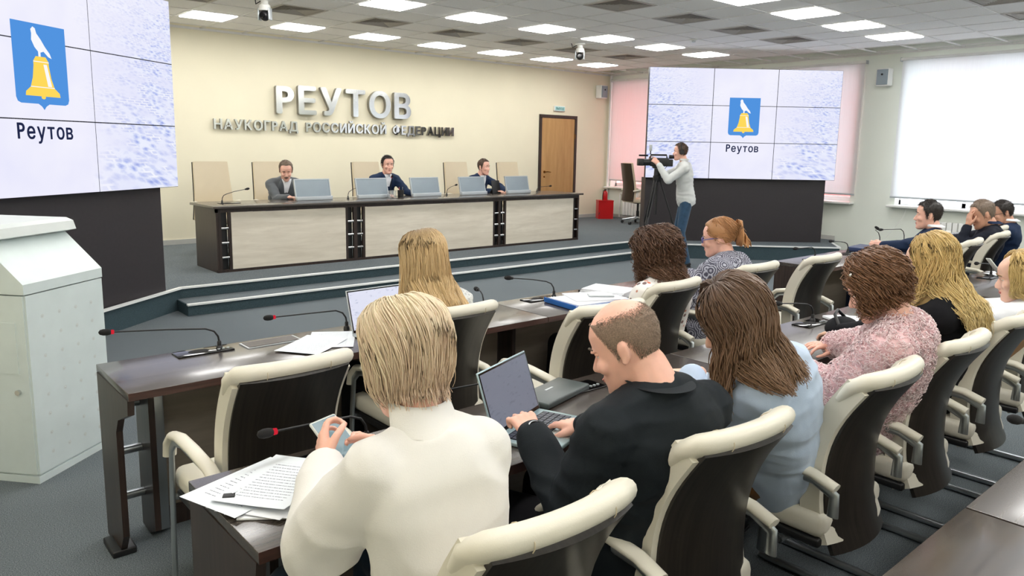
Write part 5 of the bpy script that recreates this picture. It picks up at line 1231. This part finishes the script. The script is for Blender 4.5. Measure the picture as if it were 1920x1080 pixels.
# 9 woman with the grey shawl, copper hair pinned up, glasses
r9, i9 = person('woman with copper hair pinned up, glasses and a grey paisley shawl', (-8.36, -8.42), 10, (-8.32, -8.42, 1.115), 30, 12, 0, seat=.43,
    handL=(-8.45, -8.1, .79), handR=(-8.15, -8.1, .79), top='paisley', trousers='black_knit', sw=.17, girth=1.08, slouch=.02, loose=.03, sleeve_loose=.03, gvox=.01, skin='skin_rosy', hairm='h_red', fold=.01)
put_cap(r9, i9, M['h_red'], 44, 84, 118, .010)
P_, R_, T_ = long_hair(i9['Mh'], None, .20, vol=.026, wave=.006, curl=.004, fo=50, n=1500, m=12, bend=.6, seed=31, layer=.3, rad=.002, phileave=112)
# gather the strands up to the back of the head
Mi = np.array(i9['Mh']); loc = (P_-Mi[:3, 3]) @ Mi[:3, :3]; tt = sm(np.linspace(0, 1, 12))[None, :, None]; goal = np.array([0, -.125, .015]); loc = loc*(1-tt*.75)+(goal+np.random.default_rng(3).normal(0, .022, (loc.shape[0], 1, 3)))*tt*.75
nl = np.linalg.norm(loc*np.array([1/.078, 1/.098, 1/.12]), axis=2, keepdims=True); loc = np.where(nl < 1.08, loc/nl*1.08, loc)
put_hair(r9, i9, (loc @ Mi[:3, :3].T+Mi[:3, 3], R_, T_), 'h_red')
g_ = np.random.default_rng(33); n_ = 700; a_ = g_.uniform(0, 2*PI, n_); m_ = 14; s_ = np.linspace(0, 1, m_)[None, :]
cx = goal+np.stack([.0*a_, -.0*a_, 0*a_], -1); an_ = a_[:, None]+s_*4.5; rr_ = (.036+.022*g_.uniform(0, 1, n_))[:, None]*(1+.25*s_)
bun = np.stack([rr_*np.cos(an_)*.8+g_.normal(0, .006, n_)[:, None], -.135-.03*np.sin(3*s_+a_[:, None])*1.0+0*an_, .01+rr_*np.sin(an_)*1.2], -1)
tail = np.stack([.03*np.cos(a_)[:, None]+.012*np.cos(9*s_+a_[:, None]), -.145-.03*s_+.02*np.sin(a_)[:, None], .0-.07*s_+.02*np.cos(a_*3)[:, None]], -1); pick = (g_.uniform(size=n_) < .22)[:, None, None]
bun = np.where(pick, tail, bun)
put_hair(r9, i9, (bun @ Mi[:3, :3].T+Mi[:3, 3], np.full((n_, m_), .0021), g_.uniform(.3, 1, n_)), 'h_red', 'hair_bun', 'loosely pinned bun with stray ends')
def glasses(root, info, mat, rim=.0022):
    Lh = info['inv'] @ info['Mh']; mb = MB()
    for s in (-1, 1):
        mb.tube([(Lh @ Vector((s*.032+.024*math.cos(a), .094, .0+.017*math.sin(a))))[:] for a in np.linspace(0, 2*PI, 18)], rim, 6); mb.tube([(Lh @ Vector(p))[:] for p in ((s*.056, .092, .004), (s*.074, .05, .006), (s*.079, -.01, .004))], rim, 6)
    mb.tube([(Lh @ Vector(p))[:] for p in ((-.009, .096, .003), (.009, .096, .003))], rim, 6); part('glasses', mb, mat, root, 60)
M['purple_plastic'] = simple('violet_glasses_frame', srgb(96, 92, 150), .3)
glasses(r9, i9, 'purple_plastic', .003)
# 10-12 men in suits at the far right
def man(label, hips, yaw, head, hy, hp, top, hair, hmat, seed, **k):
    r, i = person(label, hips, yaw, head, hy, hp, 0, top=top, gvox=.011, voxel=k.pop('voxel', .007), hairm=hmat, neck=k.pop('neck', -.018), **k)
    put_cap(r, i, M[hmat], hair.get('front', 48), 86, 122, .005, .4); put_hair(r, i, short_hair(i['Mh'], 2200, hair.get('len', .024), hair.get('lift', .35), front=hair.get('front', 48), seed=seed, rad=.0016, vol=.006, sweep=.4), hmat)
    return r, i
def shirt_front(r, i, mat, w=.05, v=.16, lapel=None, collar=True):
    """the shirt triangle, collar points and lapels on the chest"""
    inv = i['inv']; pts = []
    sp, rs, fs = i['sp'], i['rs'], i['fs']
    def q(t, x, e): 
        ry = np.interp(t, [.32, .5, .68, .80, .89, .97], [.102, .106, .108, .098, .082, .062])*i['g']+.016+e; rx = np.interp(t, [.32, .5, .68, .80, .89, .97], [.136, .142, .150, .146, .108, .066])*i['g']
        xx = max(-1, min(1, x/rx)); return (sp(t)-i['O']+rs*x+fs*(ry*math.sqrt(max(0, 1-xx*xx))**.9))[:]
    rows = []
    for t in np.linspace(.45, .99, 9):
        ww = w*np.interp(t, [.45, .8, .99], [.25, .8, 1.15]); rows.append([q(t, ww*x, .010) for x in np.linspace(-1, 1, 9)])
    part('shirt', MB().grid(rows), mat, r, 180)
    if lapel:
        for s in (-1, 1):
            rows = []
            for t in np.linspace(.42, .97, 8):
                a = w*np.interp(t, [.42, .8, .97], [.2, .8, 1.15]); b = a+np.interp(t, [.42, .7, .8, .97], [.01, .05, .055, .02]); rows.append([q(t, s*(a+(b-a)*u), .014+.004*math.sin(u*PI)) for u in np.linspace(-.1, 1, 6)])
            part('lapel', MB().grid(rows), lapel, r, 180)
    if collar:
        for s in (-1, 1):
            part('collar_wing', MB().grid([[q(.985, s*x*.055, .016) for x in np.linspace(.1, 1, 5)], [q(.93, s*(x*.045+.008), .022) for x in np.linspace(.1, 1, 5)]]), mat, r, 180)
r10, i10 = man('man in a navy suit with clasped hands at the first desk of the right block', (-5.12, -8.37), 10, (-5.13, -8.50, 1.125), 24, 4, 'navy_suit', dict(front=46), 'h_dark', 41, handL=(-5.08, -8.10, .80), handR=(-4.98, -8.12, .80), hl=dict(d=(-.2, .9, 0), n=(1, 0, -.3), curl=.9), hr=dict(d=(-.4, .8, 0), n=(-.7, 0, -.6), curl=.9), hs=1.10, girth=1.2, sw=.195, seat=.42, skin='skin_rosy', collar=dict(r=.068, h=.03, dz=.03, m='white_shirt'))
r11, i11 = man('man in a dark suit covering his face with his hand', (-4.33, -8.62), 15, (-4.36, -8.70, 1.115), 34, 22, 'dark_suit', dict(front=44, len=.016), 'h_grey', 43, handL=(-4.47, -8.62, 1.00), handR=(-4.2, -8.2, .80), poleL=(-.5, -.1, -.8), hl=dict(d=(.05, -.02, .99), n=(.6, -.6, 0), curl=.25), hs=1.12, girth=1.15, sw=.19, seat=.42, skin='skin_tan', collar=dict(r=.07, h=.03, dz=.03, m='navy_suit'))
r12, i12 = man('dark-haired man in a navy jacket with glasses, furthest of the suited men', (-3.70, -8.62), 10, (-3.78, -8.70, 1.105), 36, 18, 'navy_suit', dict(front=44), 'h_dark', 47, handL=(-3.9, -8.3, .8), handR=(-3.5, -8.3, .8), hs=1.0, girth=1.05, seat=.42, skin='skin_tan', collar=dict(r=.066, h=.03, dz=.03, m='white_shirt'))
glasses(r12, i12, 'black')
# 13 colleague beyond the right edge whose arm reaches along the desk
r13, i13 = person('person in a mint shirt beyond the right edge, holding out a phone over the desk', (-5.62, -10.0), 20, (-5.66, -9.95, 1.17), 10, 20, 0, handL=(-6.14, -9.46, .815), handR=(-5.5, -9.5, .8), poleL=(-.3, -.6, -.4), top='mint_shirt', trousers='black_knit', gvox=.011, voxel=.0065, arms=(.31, .33), shyaw=38, hl=dict(d=(-.5, .55, .2), n=(.4, .6, -.6), curl=.6), skin='skin_rosy', loose=.014, sleeve_loose=.01)
put_cap(r13, i13, M['h_dark'], 48, 86, 122, .006); put_hair(r13, i13, short_hair(i13['Mh'], 1500, .03, .4, seed=51, rad=.002), 'h_dark')
S_, E_, W_ = i13['L']; d_ = (W_-E_).normalized()
t = thing('smart_watch', 'black wristband on the wrist reaching in from the right', 'watch', W_-d_*.01)
part('band', MB().tube([(d_.to_track_quat('Z', 'Y').to_matrix() @ Vector((.031*math.cos(a), .031*math.sin(a), 0)))[:] for a in np.linspace(0, 2*PI, 18)], .013, 8, None, (.3, 1)), 'black', t, 60)
part('watch_body', MB().box((-.02, -.012, .026), (.03, .03, .012), (0, -.5, .6), .004), 'glossy_black', t)
t = thing('mobile_phone', 'small white phone in the hand reaching in from the right', 'phone', (-6.20, -9.37, .865), 0, rot=(.9, .1, .7))
part('body', MB().box((0, 0, 0), (.068, .14, .008), None, .004), 'white_plastic', t); part('screen', MB().box((0, 0, .0045), (.06, .128, .001)), 'glossy_black', t, 0)
# 14-16 the three men on the stage
F = ST
r14, i14 = man('grey-moustached man in a grey jacket looking down at the left of the stage desk', (-8.22, -1.62), 170, (-8.25, -1.88, 1.325), 158, 24, 'grey_suit', dict(front=40, len=.02), 'h_grey', 61, seat=.44, floor=F, handL=(-8.05, -2.16, 1.0), handR=(-8.36, -2.18, 1.0), girth=1.18, sw=.20, skin='skin_rosy', voxel=.006, hr=dict(d=(.5, -.8, 0), n=(0, 0, -1), curl=.7), hs=1.06, slouch=.06)
shirt_front(r14, i14, 'white_shirt', .055, lapel='grey_suit')
Lh = i14['inv'] @ i14['Mh']; mo = part('moustache', MB().tube([(Lh @ Vector(p))[:] for p in ((-.026, .088, -.056), (-.010, .099, -.048), (.010, .099, -.048), (.026, .088, -.056))], [.004, .007, .007, .004], 8), 'h_grey', r14, 180); add_attr(mo.data, .2)
r15, i15 = man('dark-haired man in a navy jacket and open white shirt in the middle of the stage', (-6.70, -1.60), 178, (-6.73, -1.88, 1.395), 168, 5, 'navy_suit', dict(front=42, len=.028), 'h_dark', 63, seat=.46, floor=F, handL=(-6.52, -2.25, 1.0), handR=(-6.95, -2.2, .99), girth=1.12, sw=.20, skin='skin_rosy', voxel=.006, hs=1.06, slouch=.04)
shirt_front(r15, i15, 'white_shirt', .05, lapel='navy_suit')
r16, i16 = man('young short-haired man in a dark jacket at the right of the stage desk', (-4.95, -1.60), 185, (-4.98, -1.88, 1.36), 196, 4, 'navy_suit', dict(front=44, len=.018), 'h_brown_s', 67, seat=.45, floor=F, handL=(-4.78, -2.22, 1.0), handR=(-5.02, -2.24, 1.0), poleL=(.9, 0, -.4), girth=1.08, sw=.195, skin='skin_rosy', voxel=.006, hs=1.04, slouch=.04)
shirt_front(r16, i16, 'white_shirt', .05, lapel='navy_suit')
# 17 cameraman
r17, i17 = person('cameraman in an off-white sweater and jeans filming with headphones on', (-3.36, -4.56), 40, (-3.55, -4.56, 1.650), 42, 4, 0, standing=.97, feet=[(-3.46, -4.70, 0), (-3.30, -4.50, 0)], handL=(-3.83, -4.40, 1.47), handR=(-3.77, -4.26, 1.47),
    poleL=(-.1, -.2, -1), poleR=(.2, .2, -1), top='sweater_white', trousers='jeans', sw=.18, girth=1.0, slouch=-.02, loose=.015, voxel=.006, gvox=.009, skin='skin_rosy', hl=dict(d=(-.3, .5, .6), n=(.3, .6, -.1), curl=.8), hr=dict(d=(-.5, .2, .5), n=(0, -.8, 0), curl=.8), collar=dict(r=.063, h=.03, dz=.01), hairm='h_brown_s', arms=(.29, .27))
put_cap(r17, i17, M['h_brown_s'], 42, 84, 120, .006, .4); put_hair(r17, i17, short_hair(i17['Mh'], 2200, .026, .4, front=42, seed=71, rad=.0016, vol=.006), 'h_brown_s')
Lh = i17['inv'] @ i17['Mh']; hp = MB().tube([(Lh @ Vector((.088*math.cos(a), -.01, .0+.138*math.sin(a))))[:] for a in np.linspace(.05, PI-.05, 18)], .009, 8, None, (1, .6))
hh = part('headphones', hp, 'black', r17, 60)
for s in (-1, 1): part('ear_cup', MB().cyl(Lh @ Vector((s*.092, -.012, -.004)), .038, .03, 20, .03, (Lh.to_3x3() @ Matrix.Rotation(PI/2*s, 3, 'Y')).to_euler()), 'black', hh)
# video camera on its tripod
cx_, cy_, cz_ = -3.77, -4.34, 1.50
fd = Vector((-.76, .65, 0)).normalized(); an = math.atan2(fd.y, fd.x)
t = thing('video_camera', 'black professional video camera with a small light on top, on the tripod', 'video camera', (cx_, cy_, cz_), an)
bd = part('camera_body', MB().box((-.02, 0, 0), (.26, .11, .12), None, .015).box((-.17, 0, -.01), (.08, .09, .10), None, .01), 'black', t)
part('button', MB().cyl((-.02, -.058, .02), .008, .006, 10, None, (PI/2, 0, 0)).cyl((.03, -.058, .02), .008, .006, 10, None, (PI/2, 0, 0)), 'silver', bd)
part('lens', MB().cyl((.16, 0, -.005), .045, .12, 24, .05, (0, PI/2, 0)), 'black', t); part('lens_hood', MB().box((.25, 0, -.005), (.08, .12, .10), None, .008), 'black', t)
part('handle', MB().tube([(-.13, 0, .05), (-.12, 0, .10), (.10, 0, .10), (.12, 0, .05)], .013, 8), 'black', t, 60); part('viewfinder', MB().cyl((-.21, .0, .075), .022, .10, 14, .03, (0, PI/2, 0)), 'black', t)
part('microphone', MB().cyl((.20, -.05, .09), .012, .13, 14, None, (0, PI/2, 0)), 'black_soft', t); part('camera_light', MB().box((.11, 0, .20), (.03, .075, .09), (0, 0, 0), .008), 'silver', t); part('light_stem', MB().cyl((.11, 0, .135), .008, .06, 8), 'black', t)
part('cable', MB().tube([(-.1, -.05, .03), (-.16, -.09, -.05), (-.1, -.08, -.12), (0, -.03, -.1)], .005, 6), 'black', t, 60)
t = thing('tripod', 'black video tripod standing in front of the cameraman', 'tripod', (cx_, cy_, 0), an)
part('pan_head', MB().cyl((0, 0, 1.36), .05, .09, 20, .045).box((0, 0, 1.425), (.14, .08, .02), None, .004), 'black', t); part('pan_bar', MB().tube([(-.04, -.03, 1.36), (-.22, -.06, 1.27), (-.34, -.08, 1.22)], .009, 8), 'black', t, 60)
part('bowl', MB().lathe([(.045, 1.22), (.06, 1.25), (.06, 1.30), (.04, 1.32)], 20), 'black', t)
part('centre_column', MB().tube([(0, 0, .75), (0, 0, 1.24)], .016, 10), 'black', t)
for k in range(3):
    a = 2*PI*k/3+.9; d = Vector((math.cos(a), math.sin(a), 0)); lg = MB()
    sdv = Vector((-d.y, d.x, 0))*.018
    for s in (-1, 1): lg.tube([Vector((0, 0, 1.24))+d*.045+sdv*s, d*.26+Vector((0, 0, .62))+sdv*s], .0095, 8)
    lg.tube([d*.22+Vector((0, 0, .72)), d*.46+Vector((0, 0, .03))], .0115, 8); l_ = part('leg', lg, 'black', t, 60); part('foot', MB().ell(d*.46+Vector((0, 0, .022)), (.028, .022, .022)), 'black', l_, 60)
# ---------------------------------------------------------------- things on the desks
def page(name, lines, scale=60, thresh=.5):
    s = N(name); v = s.coord((1, 1, 1)); sp = s.n('ShaderNodeSeparateXYZ'); s.l(v, sp.inputs[0])
    row = s.math('FRACT', s.math('MULTIPLY', sp.outputs[1], lines)); rowm = s.math('GREATER_THAN', row, .8)
    nz = s.n('ShaderNodeTexNoise', i_Scale=1.0, i_Detail=2.0); cb = s.n('ShaderNodeCombineXYZ'); s.l(s.math('MULTIPLY', sp.outputs[0], 260), cb.inputs[0]); s.l(s.math('FLOOR', s.math('MULTIPLY', sp.outputs[1], lines)), cb.inputs[1]); s.l(cb.outputs[0], nz.inputs['Vector'])
    ink = s.math('GREATER_THAN', nz.outputs[0], .47); ax = s.math('LESS_THAN', s.math('ABSOLUTE', sp.outputs[0]), .072); ay = s.math('LESS_THAN', s.math('ABSOLUTE', sp.outputs[1]), .11)
    f = s.math('MULTIPLY', s.math('MULTIPLY', rowm, ink), s.math('MULTIPLY', ax, ay))
    s.l(s.mix(f, srgb(228, 234, 240), srgb(120, 124, 138)), s.b.inputs['Base Color']); s.b.inputs['Roughness'].default_value = .6; return s.m
M['paper'] = simple('white_paper', srgb(236, 238, 242), .6, var=.01); M['page'] = page('printed_page', 62); M['page_fine'] = page('finely_printed_page', 110)
def sheet_mb(w=.21, h=.297, curl=.0, th=.0006, bend=0.0):
    rows = []
    for i in range(9):
        y = -h/2+h*i/8; rows.append([(-w/2+w*j/6, y, th+curl*(abs(y)/(h/2))**2+bend*((j/6)**2)) for j in range(7)])
    mb = MB().grid(rows); mb.grid([[(x, y, z-th) for x, y, z in r[::-1]] for r in rows]); return mb
def sheet(t, loc, rz, mat='page', curl=0, bend=0, name='sheet'):
    o = part(name, sheet_mb(curl=curl, bend=bend), mat, t, 60); o.location = loc; o.rotation_euler = (0, 0, rz); return o
t = thing('document_stack', 'stack of printed pages with black binder clip on the foreground desk', 'papers', (-11.675, -9.335, .751))
part('folder', MB().box((.03, -.045, .003), (.22, .30, .005), (0, 0, -.62), .001), 'paper', t)
for k in range(3): sheet(t, (.015-.01*k, -.03+.008*k, .0065+.0015*k), -.75-.12*k, 'paper')
sheet(t, (-.045, .035, .012), -1.25, 'page'); sheet(t, (.01, .0, .014), -.98, 'page', .006, .006)
part('binder_clip', MB().box((-.125, -.0, .016), (.03, .022, .012), (0, 0, -.5), .002), 'black', t); 
part('clip_wire', MB().tube([(-.12, .006, .018), (-.09, .02, .022), (-.085, .008, .022), (-.115, -.004, .018)], .001, 5), 'chrome', t)
part('pen_clip', MB().tube([(.0, -.15, .010), (.06, -.12, .012), (.062, -.128, .012), (.004, -.158, .010), (.0, -.15, .010)], .0015, 5), 'chrome', t)
t = thing('paper_sheets', 'loose printed white sheets lying on the first-row desk by the microphone', 'papers', (-10.88, -8.03, .7505))
sheet(t, (0.06, .02, .001), -.55, 'page_fine', .002); sheet(t, (-.06, -.02, .003), -.95, 'page_fine', .003)
t = thing('ring_binder', 'bright blue folder with papers on the first-row desk', 'folder', (-9.20, -8.14, .7505), -.12)
M['blue_cover'] = simple('bright_blue_card', srgb(38, 100, 176), .4); M['navy_cover'] = simple('navy_card', srgb(30, 48, 88), .5)
part('cover', MB().box((0, 0, .004), (.44, .30, .006), None, .002).box((-.222, 0, .018), (.006, .30, .03), None, .002).box((0, -.148, .015), (.43, .005, .024)), 'blue_cover', t)
part('page_block', MB().box((.01, .01, .018), (.40, .27, .022), (0, 0, .04), .002), 'paper', t, 0); part('page_block', MB().box((.03, .02, .033), (.28, .24, .006), (0, 0, -.3)), 'paper', t, 0)
t = thing('mobile_phone', 'phone lying on the papers of the blue folder', 'phone', (-9.12, -8.16, .792), .9); part('body', MB().box((0, 0, 0), (.075, .155, .009), None, .004), 'silver', t); part('screen', MB().box((0, 0, .005), (.066, .14, .001)), 'white_plastic', t, 0)
t = thing('paper_stack', 'thick stack of white paper right of the blue folder', 'papers', (-8.90, -8.02, .7505), .2)
for k in range(3): part('page_block', MB().box((.01*k, .0, .006+.012*k), (.22, .29, .011), (0, 0, .06*k), .001), 'paper', t, 0)
t = thing('tablet_case', 'closed black tablet case on the desk left of the dark curly hair', 'tablet', (-8.86, -7.90, .7505), .3); part('case', MB().box((0, 0, .008), (.24, .17, .015), None, .004), 'black', t); part('case_edge', MB().box((0, -.084, .008), (.23, .003, .008)), 'silver', t, 0)
def laptop(loc, rz, tilt, label, w=.32, d=.215, screen='lap_dim', body='silver'):
    t = thing('laptop', label, 'laptop', loc, rz)
    part('base', MB().box((0, 0, .008), (w, d, .014), None, .004), body, t)
    part('keyboard_tray', MB().box((0, .025, .0152), (w-.04, .105, .001)), 'glossy_black', t, 0); kb = MB()
    for i in range(5):
        for j in range(14): kb.box((-w/2+.032+j*(w-.064)/13, -.018+i*.0205, .0165), ((w-.064)/13-.003, .0165, .002))
    part('keys', kb, 'key', t, 0); part('touchpad', MB().box((0, -.068, .0152), (.1, .06, .0006)), 'silver_white', t, 0)
    R = Matrix.Translation((0, d/2-.004, .012)) @ Matrix.Rotation(-tilt, 4, 'X')
    q = MB().box((0, 0, .105), (w, .006, .21), None, .0025); lid = part('lid', MB().add(q.v[0], q.f, R), body, t)
    q = MB().b2((-w/2+.005, -.0042, .004), (w/2-.005, -.003, .206)); part('screen_bezel', MB().add(q.v[0], q.f, R), 'glossy_black', lid, 0)
    q = MB().b2((-w/2+.010, -.0050, .016), (w/2-.010, -.0042, .200)); part('screen', MB().add(q.v[0], q.f, R), screen, lid, 0)
    return t
M['key'] = simple('black_keys', srgb(52, 56, 70), .4)
def scr(name, bg_, ink, st):
    s = N(name); v = s.coord((34, 34, 90)); nz = s.n('ShaderNodeTexNoise', i_Scale=1.0, i_Detail=2.0); s.l(v, nz.inputs['Vector'])
    e = s.n('ShaderNodeEmission'); s.l(s.ramp(nz.outputs[0], [(.30, ink), (.40, bg_)]), e.inputs[0]); e.inputs[1].default_value = st
    g = s.n('ShaderNodeBsdfGlossy'); g.inputs['Roughness'].default_value = .25; mx = s.n('ShaderNodeMixShader'); mx.inputs[0].default_value = .06
    s.l(e.outputs[0], mx.inputs[1]); s.l(g.outputs[0], mx.inputs[2]); s.l(mx.outputs[0], s.out.inputs[0]); return s.m
M['lap_dim'] = scr('dim_laptop_page', srgb(120, 124, 138), srgb(110, 114, 128), 1.0); M['lap_bright'] = scr('bright_laptop_page', srgb(226, 228, 246), srgb(190, 196, 220), 1.0)
M['lap_body'] = simple('pale_blue_aluminium', srgb(168, 190, 196), .3, metal=.5)
laptop((-10.835, -9.49, .751), .36, .32, 'open silver laptop in front of the balding man', screen='lap_dim', body='lap_body')
laptop((-10.53, -8.12, .751), .05, .28, 'open laptop with bright screen in front of the blonde woman in grey lace', w=.36, d=.23, screen='lap_bright')
laptop((-9.38, -9.46, .751), .3, 1.0, 'small open laptop under the hands of the woman in pink', w=.28, d=.18)
M['shell_grey'] = simple('dark_grey_lid', srgb(70, 78, 78), .35); M['lap_dim2'] = scr('phone_picture', srgb(150, 176, 182), srgb(92, 120, 130), .8)
t = thing('closed_laptop', 'closed grey laptop lying behind the open silver laptop', 'laptop', (-10.56, -9.24, .751), .25); part('shell', MB().box((0, 0, .012), (.30, .14, .022), None, .006), 'shell_grey', t); part('badge', MB().box((0, .02, .0235), (.05, .008, .001)), 'silver', t, 0)
bpy.data.objects  # keep
t = thing('mobile_phone', 'phone in a pale case held up by the woman in the white sweater', 'phone', (-11.545, -9.43, .885), 0, rot=(.55, -.15, .05))
part('case', MB().box((0, 0, 0), (.078, .158, .010), None, .005), 'silver_white', t); part('screen', MB().box((0, 0, .0055), (.068, .145, .0008)), 'lap_dim2', t, 0)
t = thing('navy_folder', 'thick navy folder on the right block desk by the clasped hands', 'folder', (-5.22, -8.02, .7505), .1); part('cover', MB().box((0, 0, .02), (.34, .25, .04), None, .006), 'navy_cover', t); part('pages', MB().box((.0, -.004, .02), (.33, .245, .028)), 'paper', t, 0)
t = thing('paper_sheets', 'white papers under the forearm of the man in navy', 'papers', (-4.72, -8.10, .7505)); sheet(t, (0, 0, .001), .2, 'paper'); sheet(t, (.1, .04, .003), -.1, 'paper')
t = thing('notebook', 'small white notebook on the desk left of the pink sweater', 'notebook', (-8.42, -9.33, .7505), -.5); part('pages', MB().box((0, 0, .008), (.15, .21, .014), None, .003), 'paper', t); part('open_page', MB().box((.11, .0, .004), (.08, .2, .006), (0, .1, 0)), 'paper', t, 0)
t = thing('handbag', 'soft black bag on the desk beside the woman in pink', 'bag', (-8.83, -9.50, .752), .3)
part('bag_body', MB().ell((0, 0, .055), (.13, .08, .055), None, 20, 12), 'black_knit', t, 180); part('bag_strap', MB().tube([(-.1, 0, .08), (-.06, .03, .13), (.02, .03, .14), (.09, 0, .09)], .008, 8), 'black', t, 60)
t = thing('paper_sheets', 'white sheets on the right block second-row desk', 'papers', (-5.75, -9.36, .7505)); sheet(t, (0, 0, .001), .9, 'paper'); sheet(t, (.12, .03, .003), 1.2, 'paper')
t = thing('court_shoe', 'black pointed shoe on the floor seen under the first-row desk', 'shoe', (-9.80, -8.12, .0), .9)
part('upper', MB().cap((0, -.08, .05), (0, .12, .028), .036, .018, 14), 'black', t, 60); part('sole', MB().box((0, .02, .006), (.06, .24, .010), None, .004), 'black', t); part('heel', MB().cyl((0, -.085, .02), .012, .04, 10, .018), 'black', t)
